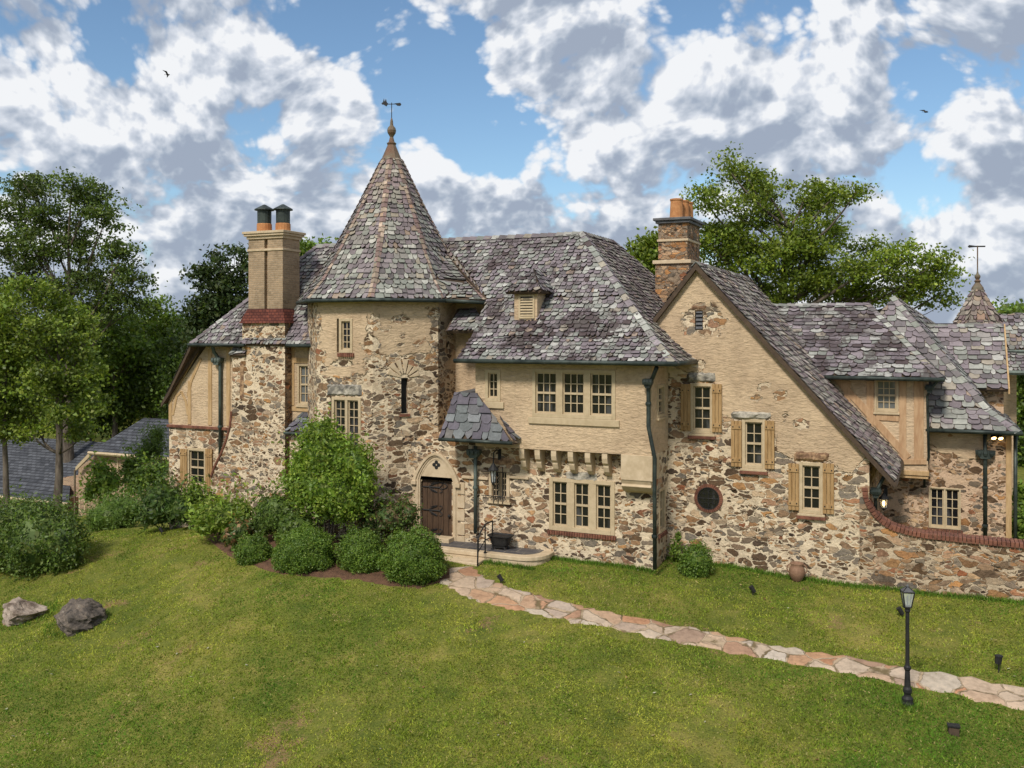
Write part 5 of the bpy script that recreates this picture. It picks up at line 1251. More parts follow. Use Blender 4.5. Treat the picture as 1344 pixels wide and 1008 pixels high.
# ------------------------------------------------------------------ garden wall with brick coping
GW = thing('garden_wall', (.5, VG, .3), 'low rubble garden wall with swept brick coping, running right from the gable', 'wall')
ck = [(1133, 640), (1134, 652), (1139, 664), (1147, 676), (1158, 687), (1172, 695), (1190, 700), (1215, 705), (1260, 710), (1300, 714), (1344, 718), (1420, 727), (1520, 738)]
cp_ = [PV(x, y, VG) for x, y in ck]; cx2 = [p.x for p in cp_]; cz2 = [p.z for p in cp_]
xs = list(np.arange(gr_ - .25, cp_[-1].x, .16)); mb = MB(); nz = 9
for v_, fl in ((VG - .012, False), (VG + .42, True)):
    b = len(mb.v)
    for x in xs:
        top = np.interp(x, cx2, cz2); bot = -1.2
        for j in range(nz + 1): mb.v.append((x, v_, bot + (top - bot) * j / nz))
    for i in range(len(xs) - 1):
        for j in range(nz):
            q = (b + i * (nz + 1) + j, b + (i + 1) * (nz + 1) + j, b + (i + 1) * (nz + 1) + j + 1, b + i * (nz + 1) + j + 1); mb.f.append(q[::-1] if fl else q); mb.mi.append(0)
wall_mesh(mb, 'wall_face', M['masonry_grey'], GW)
mb = MB(); acc = 0
fine = [cp_[0]]
for a, b in zip(cp_, cp_[1:]):
    L = (b - a).length; n = max(1, int(L / .02))
    fine += [a.lerp(b, k / n) for k in range(1, n + 1)]
last = fine[0]; i = 0
while i < len(fine) - 1:
    j = i
    while j < len(fine) - 1 and (fine[j] - fine[i]).length < .085: j += 1
    t = (fine[j] - fine[i]).normalized(); n_ = V((-t.z, 0, t.x)); n_ = n_ if n_.z > 0 else -n_
    L = (fine[j] - fine[i]).length - .012
    mb.box(fine[i] - n_ * .03 + V((0, -.075 + rng.uniform(-.008, .008), 0)), t * L, V((0, .57, 0)), n_ * (.135 + rng.uniform(-.008, .008))); i = j
mb.build('brick_coping', M['brick_red'], GW, bevel=.012)

# ------------------------------------------------------------------ foliage
def rot_frame(N, up=.0, out=None, ob=0.0):
    n = rng.normal(size=(N, 3)); n /= np.linalg.norm(n, axis=1, keepdims=True)
    n[:, 2] += up
    if out is not None: n += out * ob
    n /= np.linalg.norm(n, axis=1, keepdims=True) + 1e-9
    a = rng.normal(size=(N, 3)); t = np.cross(n, a); t /= np.linalg.norm(t, axis=1, keepdims=True) + 1e-9
    return n, t, np.cross(n, t)
def leaf_faces(C, size, up=.5, out=None, ob=0.0, asp=.55, droop=0.0):
    N = len(C); n, t, b = rot_frame(N, up, out, ob)
    if droop: t[:, 2] -= droop; t /= np.linalg.norm(t, axis=1, keepdims=True)
    s = (size * rng.uniform(.65, 1.35, N))[:, None]
    return np.stack([C - t * s * .5, C + b * s * asp * .5 - t * s * .08, C + t * s * .5 , C - b * s * asp * .5 - t * s * .08], 1).reshape(-1, 3)
def leaf_cols(N, pal, var=.22):
    pal = np.array(pal); k = rng.integers(0, len(pal), N)
    return np.clip(pal[k] * rng.uniform(1 - var, 1 + var, (N, 1)) * rng.uniform(.93, 1.07, (N, 3)), .003, 1)
DARK = [(0.088, 0.139, 0.029), (0.109, 0.169, 0.034), (0.132, 0.195, 0.036), (0.078, 0.122, 0.026)]
MID = [(0.127, 0.204, 0.03), (0.163, 0.242, 0.033), (0.195, 0.266, 0.039), (0.114, 0.18, 0.03)]
LIGHT = [(0.165, 0.231, 0.035), (0.198, 0.264, 0.044), (0.132, 0.198, 0.033), (0.231, 0.275, 0.055), (0.11, 0.171, 0.031)]
BOX = [(0.107, 0.186, 0.025), (0.136, 0.221, 0.029), (0.089, 0.155, 0.024), (0.173, 0.248, 0.035)]
HOLLY = [(0.057, 0.099, 0.02), (0.083, 0.132, 0.023), (0.11, 0.165, 0.031), (0.152, 0.198, 0.049)]
def bumpy(P, k):
    return 1 + .10 * np.sin(P[:, 0] * k + 1.3 * P[:, 2]) * np.sin(P[:, 1] * k * 1.1 + .7) + .08 * np.sin(P[:, 2] * k * 1.4 + P[:, 0] * .8 * k + 2)
def bush(name, label, cat, lobes, n, size, pal, group=None, core=True, rough=.10, asp=.6, fill=.22, stem=None, ob=.8, up=.4, var=.22, sprig=0):
    """lobes: (centre, rx, ry, rz). Leaves lie through an outer shell, over an inner mass of older leaves"""
    C = []; O = []; K = []
    vol = np.array([l[1] * l[2] + l[1] * l[3] + l[2] * l[3] for l in lobes]); vol /= vol.sum()
    for (c, rx, ry, rz), f_ in zip(lobes, vol):
        m_ = int(n * f_); u = rng.normal(size=(m_, 3)); u /= np.linalg.norm(u, axis=1, keepdims=True)
        sh = rng.uniform(0, 1, m_) ** .5 * fill; sh = 1 - sh + rng.normal(0, rough * .35, m_)
        seed = rng.uniform(0, 9)
        sh *= bumpy(u * 2.2 + seed, 2.4) * (1 + rough * np.sin(u[:, 0] * 9 + seed) * np.sin(u[:, 2] * 8 + u[:, 1] * 7))
        R = np.array([rx, ry, rz]); C.append(np.array(c) + u * R * sh[:, None]); o_ = u / R; O.append(o_ / np.linalg.norm(o_, axis=1, keepdims=True))
    C = np.concatenate(C); O = np.concatenate(O)
    zmin = terrain(C[:, 0], C[:, 1]); keep = C[:, 2] > zmin - .05; C = C[keep]; O = O[keep]
    vs = leaf_faces(C, size, up, O, ob, asp); cols = leaf_cols(len(C), pal, var)
    if sprig:
        k = rng.choice(len(C), sprig); L = rng.uniform(1.5, 4, (sprig, 1)) * size; sp = C[k] + O[k] * L * .5 + np.c_[np.zeros(sprig), np.zeros(sprig), L[:, 0] * .5]
        sp = np.concatenate([sp + rng.normal(0, size * .7, sp.shape) for _ in range(5)])
        vs = np.concatenate([vs, leaf_faces(sp, size, up, None, 0, asp)]); cols = np.concatenate([cols, leaf_cols(len(sp), pal, var) * 1.15])
    if core:
        for (c, rx, ry, rz) in lobes:
            a, b = 14, 9; g = []
            for i in range(a):
                for j in range(b):
                    q = []
                    for di, dj in ((0, 0), (1, 0), (1, 1), (0, 1)):
                        th = 2 * math.pi * (i + di) / a; ph = math.pi * (j + dj) / b; q.append((c[0] + rx * .78 * math.sin(ph) * math.cos(th), c[1] + ry * .74 * math.sin(ph) * math.sin(th), c[2] + rz * .74 * math.cos(ph)))
                    g += q
            vs = np.concatenate([vs, np.array(g)]); cols = np.concatenate([cols, leaf_cols(a * b, pal, .1)])
    if stem is None:
        o = np_mesh(name, vs, 4, M['leaf'], cols); return setp(o, label, cat, group)
    root = thing(name, stem[0], label, cat, group); np_mesh('foliage', vs, 4, M['leaf'], cols, root)
    mb = MB()
    for s in stem[1]: mb.tube(s, list(np.linspace(stem[2], stem[2] * .5, len(s))), 6)
    mb.build('stem', M['bark'], root, smooth=True); return root
def lobe_px(px, py, rx, ry, v, dep=.9):
    """an ellipsoid of leaves standing at house depth v"""
    c = PV(px, py, v); d_ = (c - V((0, 0, ZC))).dot(V((-SA, CA, 0))); return (tuple(c), rx * d_ / F, rx * d_ / F * dep, ry * d_ / F)
def on_ground(px, base): return ground(px, base).y

# clipped boxwoods along the mulch bed
for (px, y0, y1, rx, lab) in [(333, 700, 745, 27, 'smallest clipped round boxwood, at the left end of the row before the tower'), (399, 690, 758, 43, 'large clipped boxwood, second from the left in the row before the tower'),
                              (474, 692, 758, 35, 'clipped boxwood between two larger ones, third in the row before the tower'), (543, 692, 774, 45, 'biggest clipped round boxwood, next to the terrace steps')]:
    g_ = ground(px, y1 - 4); v_ = g_.y + rx / 44 * .5
    bush('boxwood', lab, 'shrub', [lobe_px(px, (y0 + y1) / 2 + 1, rx - 1, (y1 - y0) / 2 + 1, v_), lobe_px(px - rx * .2, (y0 + y1) / 2 + 6, rx * .72, (y1 - y0) * .40, v_ - .05), lobe_px(px + rx * .2, (y0 + y1) / 2 + 5, rx * .72, (y1 - y0) * .41, v_ - .03)], int(32000 * (rx / 45) ** 2), .055, BOX, 'clipped boxwoods before the tower', rough=.13, fill=.16)
v_ = on_ground(914, 762) + .4
bush('boxwood', 'small round boxwood on the grass against the gable wall', 'shrub', [lobe_px(914, 737, 23, 26, v_), lobe_px(908, 745, 19, 18, v_)], 7000, .06, BOX, rough=.2, fill=.3)
bush('shrub', 'thin leafy shrub in the wall corner beside the dark downpipe', 'shrub', [lobe_px(886, 722, 10, 16, VG - .5), lobe_px(890, 705, 6, 10, VG - .4)], 900, .09, MID, core=False, fill=.9, rough=.3)
# big evergreen before the tower
v_ = 23.6; g0 = PV(425, 700, v_); g0.z = tz(g0.x, g0.y)
lob = [lobe_px(432, 640, 56, 42, v_, .8), lobe_px(425, 600, 42, 42, v_, .8), lobe_px(420, 572, 24, 24, v_), lobe_px(462, 610, 30, 34, v_, .8), lobe_px(398, 630, 28, 40, v_, .8), lobe_px(450, 658, 42, 26, v_, .8), lobe_px(476, 632, 18, 26, v_)]
stems = [[g0 + V((dx, 0, -.1)), g0 + V((dx * 2, .05, .9)), g0 + V((dx * 5, .1, 1.8))] for dx in (-.12, 0, .1, .16)]
bush('evergreen_shrub', 'tall glossy green shrub rising to a point in front of the tower', 'shrub', lob, 26000, .115, [(.14, .225, .024), (.18, .27, .03), (.11, .18, .022), (.24, .31, .045)], stem=(g0, stems, .045), rough=.3, fill=.36, asp=.5, sprig=700)
bush('shrub', 'dark loose shrub left of the tall glossy shrub', 'shrub', [lobe_px(362, 674, 32, 30, 24.0), lobe_px(388, 690, 32, 22, 23.6), lobe_px(345, 688, 18, 18, 23.8)], 6500, .10, DARK + MID[:1], rough=.3, fill=.4, sprig=160)
bush('shrub', 'dark loose shrub left of the entrance door, tips turning red', 'shrub', [lobe_px(512, 680, 34, 26, 24.3), lobe_px(535, 674, 16, 16, 24.3), lobe_px(490, 688, 22, 20, 24.1)], 6500, .09, [(.08, .13, .03), (.10, .15, .03), (.15, .11, .05), (.07, .115, .03)], rough=.3, fill=.4, sprig=160)
YG = [(.16, .24, .028), (.20, .28, .036), (.12, .19, .026), (.25, .31, .06)]
bush('rhododendron', 'bright yellow green broad leaved shrub below the stone chimney', 'shrub', [lobe_px(292, 678, 36, 26, 24.0), lobe_px(272, 686, 20, 18, 23.8), lobe_px(315, 674, 17, 17, 24.2)], 4200, .19, YG, rough=.25, fill=.4, asp=.34, sprig=120)
bush('rhododendron', 'small broad leaved shrub with pale orange new leaves beside the left boxwood', 'shrub', [lobe_px(316, 697, 20, 20, 23.2), lobe_px(304, 706, 14, 12, 23.0)], 1700, .17, [(.09, .12, .03), (.30, .17, .07), (.07, .12, .02), (.10, .15, .03), (.08, .13, .025)], rough=.3, fill=.5, asp=.36)
bush('shrub', 'dark big leaved shrub by the shuttered window of the left wing', 'shrub', [lobe_px(212, 660, 32, 31, 26.0), lobe_px(240, 668, 20, 20, 25.6), lobe_px(200, 672, 22, 18, 25.6)], 3600, .20, [(.07, .125, .026), (.09, .15, .03), (.055, .1, .024), (.12, .17, .04)], rough=.3, fill=.45, asp=.36, sprig=120)
bush('shrub', 'sparse shrub in front of the left wing wall', 'shrub', [lobe_px(256, 650, 19, 20, 25.6), lobe_px(268, 668, 14, 18, 25.4)], 1700, .13, MID, core=False, rough=.3, fill=.8, sprig=60)
bush('feathery_shrub', 'mounded light green feathery shrub at the left edge of the lawn', 'shrub', [lobe_px(150, 676, 37, 26, 27.2), lobe_px(165, 668, 24, 20, 27.4), lobe_px(130, 682, 20, 18, 27.0)], 9000, .15, [(.12, .195, .032), (.15, .23, .04), (.095, .16, .03)], rough=.25, asp=.22, fill=.35, sprig=260)
g_ = ground(60, 764); v_ = g_.y + .8
bush('holly_shrub', 'broad dark glossy shrub filling the left edge above the boulders', 'shrub', [lobe_px(52, 710, 58, 54, v_, .9), lobe_px(10, 705, 46, 52, v_, .9), lobe_px(82, 716, 32, 44, v_, .9), lobe_px(40, 682, 44, 28, v_, .9), lobe_px(-30, 710, 44, 55, v_, .9)], 30000, .115, HOLLY + MID[:1], rough=.25, fill=.3, asp=.5, sprig=380)
bush('shrub', 'leafy grey green shrub standing before the brick annex gable', 'shrub', [lobe_px(140, 634, 26, 25, 30.5), lobe_px(130, 618, 14, 14, 30.5), lobe_px(120, 645, 14, 16, 30.2)], 2600, .18, MID, core=False, rough=.3, fill=.8, sprig=100)
bush('shrub', 'round mid green shrub between the annex window and the left wing', 'shrub', [lobe_px(182, 628, 26, 28, 31.0), lobe_px(172, 612, 14, 14, 31), lobe_px(205, 625, 20, 26, 30.6)], 3800, .17, DARK + MID, core=False, rough=.3, fill=.7, sprig=100)
bush('shrub', 'dark conical conifer shrub behind the left wing corner', 'shrub', [lobe_px(200, 590, 26, 30, 33.5), lobe_px(206, 572, 15, 18, 33.5), lobe_px(186, 598, 15, 18, 33.5)], 4200, .15, DARK, core=False, rough=.35, fill=.8, asp=.3, sprig=160)
bush('shrub', 'low green weeds and shrub growing beyond the garden wall at the right edge', 'shrub', [lobe_px(1345, 690, 24, 28, 33), lobe_px(1340, 650, 14, 22, 37)], 2400, .18, MID, core=False, fill=.9, rough=.3)

# ------------------------------------------------------------------ trees
def limb(mb, a, b, r0, r1, sag=.12, n=5):
    a, b = V(a), V(b); L = (b - a).length; k = V(rng.normal(0, 1, 3)) * L * .06
    pts = []
    for i in range(n + 1):
        t = i / n; p = a.lerp(b, t) + k * math.sin(math.pi * t) - V((0, 0, sag * L * math.sin(math.pi * t) * .6)); pts.append(p)
    mb.tube(pts, list(np.linspace(r0, r1, n + 1)), 6); return pts
def tree(name, label, base, lobes, ncl, per, clr, size, pal, trunk_r, group=None, up=.5, asp=.6, flat=.55, fork=.45, tops=None, var=.25, droop=0.0, shell=.45, twigs=1):
    base = V(base); root = thing(name, base, label, 'tree', group); tb_ = MB()
    cen = V((np.mean([l[0][0] for l in lobes]), np.mean([l[0][1] for l in lobes]), np.mean([l[0][2] for l in lobes])))
    ztop = max(l[0][2] for l in lobes); zlow = min(l[0][2] - l[3] * .6 for l in lobes)
    top = V((cen.x * .35 + base.x * .65, cen.y * .35 + base.y * .65, base.z + (ztop - base.z) * .80))
    fk = base.z + (zlow - base.z) * .95
    tr = []; n_ = 9
    for i in range(n_ + 1):
        t = i / n_; tr.append(V((base.x + (top.x - base.x) * t ** 1.4 + rng.normal(0, .03), base.y + (top.y - base.y) * t ** 1.4 + rng.normal(0, .03), base.z - .2 + (top.z - base.z + .2) * t)))
    tb_.tube(tr, [trunk_r * (1.35 if i == 0 else 1) * (1 - .80 * (i / n_)) for i in range(n_ + 1)], 8)
    vol = np.array([(l[1] * l[2] * l[3]) ** .7 for l in lobes]); vol /= vol.sum(); CC = []; 
    for (c, rx, ry, rz), f_ in zip(lobes, vol):
        m_ = max(2, int(ncl * f_)); u = rng.normal(size=(m_, 3)); u /= np.linalg.norm(u, axis=1, keepdims=True)
        rr = rng.uniform(0, 1, m_) ** shell; P = np.array(c) + u * rr[:, None] * np.array([rx, ry, rz]); CC.append(P)
        # limb from the trunk into this mass, then twigs to its clusters
        zi = min(max(c[2] - rz * .9 - np.hypot(c[0] - base.x, c[1] - base.y) * fork, fk), top.z); t = (zi - base.z) / (top.z - base.z); s = tr[min(n_, max(0, int(t * n_)))]
        lr_ = trunk_r * (.30 + .35 * min(1, rx / 4)) * (1 - .5 * t); pts = limb(tb_, s, c, lr_, lr_ * .35, .12)
        for q in P[rng.permutation(m_)[:int(m_ * .45 * twigs)]]: limb(tb_, pts[rng.integers(2, len(pts))], q, lr_ * .28, .012, .03, 3)
    CC = np.concatenate(CC); N = len(CC) * per; rep = np.repeat(np.arange(len(CC)), per)
    g = rng.normal(size=(N, 3)) * np.array([1, 1, flat]) * .55; cs = rng.uniform(.6, 1.35, len(CC))
    L = CC[rep] + g * clr * cs[rep][:, None]
    tone = rng.uniform(.55, 1.3, len(CC))[rep][:, None]
    vs = leaf_faces(L, size, up, None, 0, asp, droop); cols = np.clip(leaf_cols(N, pal, var) * tone, .004, 1)
    np_mesh('crown', vs, 4, M['leaf'], cols, root); tb_.build('trunk', M['bark'], root, smooth=True)
    return root
def lobe_d(px, py, rx, ry, dd, dep=.9):
    c = PD(px, py, dd); return (tuple(c), rx * dd / F, rx * dd / F * dep, ry * dd / F)
def base_d(px, dd):
    p = PD(px, 600, dd); return V((p.x, p.y, tz(p.x, p.y)))
OAK = [(0.15, 0.214, 0.025), (0.195, 0.255, 0.031), (0.112, 0.166, 0.022), (0.255, 0.31, 0.037), (0.165, 0.221, 0.026)]
# spreading oak behind the right wings
D_ = 56
lob = [lobe_d(*a, D_ + b) for *a, b in [(958, 225, 22, 24, 0), (990, 232, 32, 34, 1), (925, 262, 20, 26, -1), (960, 280, 40, 34, 0), (1010, 275, 36, 36, 2), (1055, 262, 40, 26, 1), (1095, 258, 34, 18, -2), (1125, 250, 22, 12, -3), (1050, 300, 44, 30, 0), (1100, 305, 30, 18, 2),
        (930, 318, 34, 32, 0), (975, 335, 44, 36, 1), (1030, 345, 46, 30, 0), (1080, 350, 40, 22, 1), (1125, 352, 38, 24, -2), (1165, 338, 34, 18, -3), (1200, 335, 32, 15, -3), (1232, 352, 26, 20, -4), (1205, 365, 36, 16, -3), (1160, 378, 40, 16, -2), (1235, 385, 22, 16, -3), (1090, 385, 44, 20, 1), (1010, 385, 44, 24, 1), (1060, 325, 40, 24, -1), (1130, 325, 26, 16, 0), (1185, 360, 30, 16, 1), (1060, 372, 50, 24, 0), (1130, 390, 44, 16, 0), (1200, 392, 34, 12, 0), (960, 320, 40, 36, 1), (1245, 365, 16, 14, 0)]]
tree('oak_tree', 'large spreading oak with gaps in its crown, rising behind the right wings', base_d(1010, 57), lob, 370, 125, .78, .21, OAK, .50, flat=.62, fork=.35, twigs=.8)
lob = [lobe_d(*a, 62) for a in [(848, 340, 22, 24), (862, 318, 14, 18), (835, 362, 20, 24), (880, 370, 24, 30)]]
tree('oak_tree', 'rounded green tree peeping out left of the stone chimney', base_d(862, 62), lob, 110, 70, .9, .30, OAK, .32)
# left: tall open tree
D_ = 62
lob = [lobe_d(*a, D_ + b) for *a, b in [(45, 245, 34, 26, 0), (20, 268, 30, 28, 1), (95, 240, 24, 18, -1), (112, 262, 34, 28, 0), (65, 285, 36, 26, 1), (140, 285, 24, 26, -1), (5, 318, 40, 30, 1), (55, 332, 44, 28, 0), (110, 322, 36, 28, 1), (158, 335, 26, 30, -1), (176, 368, 24, 24, -1), (130, 372, 44, 28, 0), (70, 378, 40, 26, 1), (20, 372, 36, 24, 1), (160, 402, 34, 20, 0), (110, 415, 40, 26, 0)]]
tree('tall_tree', 'tallest dark open crowned tree at the left, sky showing between its branches', base_d(90, 62), lob, 290, 110, .85, .22, [(.09, .14, .03), (.115, .165, .034), (.075, .115, .028), (.14, .185, .038)], .42, flat=.5, fork=.9, shell=.5)
# near light green trees with bare lower trunks
def lt(px, base, lobs, label, r_):
    root = PD(px, base, 40); root.z = tz(root.x, root.y)
    tree('young_tree', label, root, [lobe_d(*a, 40 + b) for *a, b in lobs], 200, 84, .52, .17, [(.15, .215, .028), (.18, .245, .034), (.12, .175, .026), (.27, .33, .055)], r_, 'light green trees on the left slope', flat=.6, fork=.3)
lt(77, 652, [(40, 382, 26, 20, 0), (72, 398, 24, 20, 1), (22, 410, 24, 22, -1), (98, 424, 26, 22, 1), (60, 432, 30, 22, -1), (112, 452, 22, 20, 0), (38, 456, 32, 24, 0), (84, 464, 30, 22, 1), (118, 490, 20, 22, 0), (60, 496, 34, 24, -1), (96, 510, 28, 20, 0), (114, 532, 22, 22, 0),
             (50, 534, 34, 20, 1), (82, 548, 26, 18, -1), (108, 566, 20, 14, 0), (40, 566, 26, 14, 0)], 'light green leafy tree with a bare trunk before the grey annex roof', .22)
lt(9, 655, [(2, 402, 24, 20, 0), (-18, 430, 30, 26, 0), (10, 446, 24, 22, 1), (-12, 470, 34, 26, 0), (14, 492, 24, 22, 1), (-10, 520, 36, 26, 0), (16, 535, 22, 20, 1), (-4, 562, 26, 14, 0)], 'light green tree with a thin trunk at the left edge', .17)
# conifer by the chimney
lob = [lobe_d(*a, 60) for a in [(287, 345, 12, 16), (272, 366, 20, 18), (300, 368, 24, 18), (285, 392, 30, 22), (312, 400, 26, 24), (265, 412, 26, 22), (300, 425, 34, 26), (275, 445, 36, 24), (318, 330, 14, 12), (322, 352, 12, 14)]]
tree('dark_tree', 'dark pointed tree just left of the twin pot chimney', base_d(292, 60), lob, 190, 70, .8, .27, [(.045, .075, .022), (.06, .09, .026), (.038, .064, .02), (.075, .10, .028)], .34, flat=.45)
# wood behind the left lawn
for i, (px, py, rx, ry, dd, pal, lab) in enumerate([(150, 462, 46, 60, 68, MID, 'mid green tree behind the light green pair, over the annex ridge'), (205, 440, 40, 48, 72, MID + LIGHT[:1], 'bushy mid green tree between the tall tree and the dark pointed tree'),
        (205, 500, 52, 48, 70, DARK + MID, 'dark bushy tree above the annex roof peak'), (245, 480, 36, 60, 66, DARK, 'dark tree hidden half behind the left wing eave'), (35, 510, 60, 56, 72, DARK, 'dark tree filling the gap behind the young trees'), (120, 530, 60, 40, 69, DARK, 'low dark tree just behind the annex roof'),
        (-40, 430, 70, 90, 74, DARK, 'broad dark tree cut by the left edge'), (90, 450, 70, 60, 80, DARK, 'far dark tree between the tall trunks')]):
    lob = [lobe_d(px + dx * rx, py + dy * ry, rx * s, ry * s, dd + dz) for dx, dy, s, dz in ((0, -.55, .5, 0), (-.5, -.1, .55, 1), (.5, -.15, .55, -1), (0, .2, .7, -1), (-.4, .6, .55, 0), (.45, .6, .5, 1))]
    tree('woodland_tree', lab, base_d(px, dd), lob, 150, 62, 1.0, .30, pal, .3, 'trees of the wood behind the left lawn', flat=.55)
lob = [lobe_d(*a, 58) for a in [(404, 326, 14, 8), (425, 328, 12, 8), (412, 340, 26, 14), (390, 340, 12, 14)]]
tree('woodland_tree', 'green tree top showing between the twin pot chimney and the tower roof', base_d(410, 58), lob, 60, 60, .7, .28, MID, .25)
# right edge
lob = [lobe_d(*a, 52) for a in [(1340, 430, 24, 26), (1365, 440, 36, 40), (1350, 480, 30, 34), (1345, 530, 26, 40), (1380, 520, 40, 60), (1360, 590, 36, 50), (1350, 640, 30, 40)]]
tree('woodland_tree', 'dark green tree standing past the far right corner of the house', base_d(1360, 52), lob, 190, 64, 1.0, .30, DARK + MID, .34)
lob = [lobe_d(*a, 75) for a in [(1330, 418, 34, 14), (1375, 425, 40, 22), (1340, 450, 40, 24)]]
tree('woodland_tree', 'pale distant tree over the back roof at the right', base_d(1345, 75), lob, 90, 60, 1.1, .36, MID, .3)

# far wood closing the horizon: one mass of leaves nobody could count
vs = []; cs = []
for k in range(420):
    a = rng.uniform(-1.0, .95); R0 = rng.uniform(95, 150); x, y = -SA * R0 + CA * R0 * a, CA * R0 + SA * R0 * a
    z0 = tz(x, y); h_ = rng.uniform(7.5, 10.5) if abs(a + .05) > .33 else rng.uniform(6.5, 8.5); rad = rng.uniform(3, 5)
    n_ = 260; u = rng.normal(size=(n_, 3)); u /= np.linalg.norm(u, axis=1, keepdims=True); C = np.array([x, y, z0 + h_ * .5]) + u * np.array([rad, rad, h_ * .52]) * rng.uniform(.7, 1.05, (n_, 1))
    vs.append(leaf_faces(C, .95, .5)); cs.append(leaf_cols(n_, DARK + MID, .25) * rng.uniform(.8, 1.2))
setp(np_mesh('distant_woods', np.concatenate(vs), 4, M['leaf'], np.concatenate(cs)), 'far wood of mixed trees closing the view behind the grounds', 'woods', kind='stuff')

# ------------------------------------------------------------------ brick annex down the slope on the left
AX = thing('brick_annex', tuple(PD(120, 660, 46)), 'low brick outbuilding with dark grey shingle roofs, downhill at the left', 'building')
vX2 = 40.0; zg = -4.5
def S3(px, py, v): return PV(px, py, v)
ea, eb = S3(118, 593, vX2 - .4), S3(235, 596, vX2 - .4); ze2 = ea.z; rz2 = S3(200, 549, vX2 + 4.2).z
rl = S3(189, 549, vX2 + 4.2).x; rr2 = S3(232, 549, vX2 + 4.2).x
mb = MB()
def slab(mb, P, th=.14):
    n = nrm(*P[:3]); mb.prism([V(p) for p in P], -n * th)
slab(mb, [(ea.x, vX2 - .4, ze2), (eb.x + 3, vX2 - .4, ze2), (rr2 + 2, vX2 + 4.2, rz2), (rl, vX2 + 4.2, rz2)])
slab(mb, [(ea.x, vX2 - .4, ze2), (rl, vX2 + 4.2, rz2), (ea.x + .3, vX2 + 9, ze2)])
mb.build('hip_roof', M['shingle'], AX)
gl_, gr2 = S3(103, 640, vX2).x, eb.x + 2
mb = MB(); mb.add([(gl_, vX2, zg), (gr2, vX2, zg), (gr2, vX2, ze2), (ea.x + .3, vX2, ze2), (gl_, vX2, S3(103, 615, vX2).z)], [(0, 1, 2, 3, 4)]); mb.add([(gl_, vX2, zg), (gl_, vX2, S3(103, 615, vX2).z), (gl_, vX2 + 5, ze2), (gl_, vX2 + 5, zg)], [(0, 1, 2, 3)]); mb.build('wall', M['brick_annex'], AX)
fX = front(vX2)
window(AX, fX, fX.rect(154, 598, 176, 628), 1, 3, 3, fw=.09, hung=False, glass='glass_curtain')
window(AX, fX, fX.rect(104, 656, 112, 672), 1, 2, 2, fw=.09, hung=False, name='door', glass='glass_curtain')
mb = MB(); mb.tube([(ea.x - .05, vX2 - .45, ze2 - .05), (eb.x + 2, vX2 - .45, ze2 - .05)], .1, 6); mb.build('gutter', M['cream'], AX)
mb = MB(); q0, q1 = S3(118, 593, vX2 - .42), S3(99, 613, vX2 - .42); mb.prism([q0, q1, q1 + V((0, 0, -.22)), q0 + V((.05, 0, -.22))], (0, .1, 0)); mb.build('bargeboard', M['cream'], AX)
mb = MB(); mb.tube([fX.p(fX.px(100, 616)[0], fX.px(100, 616)[1], .1), fX.p(fX.px(100, 616)[0], zg, .1)], .06, 6); mb.build('downpipe', M['copper_brown'], AX)
# long roof and its swept lower part
vL2 = 41.0; r0, r1 = S3(-160, 566, vL2 + 5), S3(134, 582, vL2 + 5); r1.z = r0.z = (S3(10, 572, vL2 + 5).z)
e0, e1 = S3(-160, 648, vL2 - 1.4), S3(62, 656, vL2 - 1.4); e1.z = e0.z = S3(40, 655, vL2 - 1.4).z
mb = MB(); m0, m1 = r0.lerp(e0, .62), V((S3(92, 606, vL2 + 1).x, r1.lerp(e1, .62).y, r0.lerp(e0, .62).z + .0)); m0.z -= .25; m1.z -= .25
slab(mb, [m0, m1, r1, r0]); slab(mb, [e0, V((S3(90, 654, vL2 - 1.4).x, e1.y, e1.z)), m1, m0])
slab(mb, [m1, V((m1.x + 1.6, m1.y + 2.0, m1.z + .15)), V((r1.x + 2.2, r1.y, r1.z)), r1])
mb.build('main_roof', M['shingle'], AX)
mb = MB(); mb.abox(e0.x, S3(84, 660, vL2 - .6).x, vL2 - .7, vL2 + 6, zg - .5, e0.z); mb.abox(S3(84, 640, vL2 + .5).x - .1, gl_ - .02, vL2 + .5, vL2 + 6, zg, m1.z + .3); mb.build('wall', M['brick_annex'], AX)
mb = MB(); mb.tube([e0 + V((0, -.08, -.05)), V((S3(90, 654, vL2 - 1.4).x, e1.y - .08, e1.z - .05))], .09, 6); mb.tube([m1 + V((-.6, -.05, -.06)), V((gl_ + .3, m1.y + .05, m1.z - .06))], .08, 6); mb.build('gutter', M['cream'], AX)

# ------------------------------------------------------------------ lamp post on the lawn
b = ground(1191, 924); dd = (b - V((0, 0, ZC))).dot(V((-SA, CA, 0))); u_ = dd / F     # metres per photo pixel here
LPO = thing('lamp_post', b, 'black cast iron lamp post with glass lantern beside the flagstone path', 'lamp post')
hh = 155 * u_
mb = MB(); k = hh / 155
mb.lathe(b, [(r * k, z * k) for r, z in [(8, -2), (8, 2), (7, 4), (7, 8), (4.5, 11), (4.2, 13), (5.5, 16), (5.5, 20), (4, 23), (3.2, 40), (3.0, 44), (4.4, 46), (4.4, 49), (2.9, 51), (2.6, 54), (2.5, 120), (3.6, 122), (3.6, 124), (2.4, 126)]], 14); mb.build('post', M['iron'], LPO, smooth=False)
mb = MB(); q = b + V((0, 0, 126 * k)); n6 = 4; ro, ri = 10.2 * k, 5.6 * k; zt_, zb_ = 22 * k, 2 * k
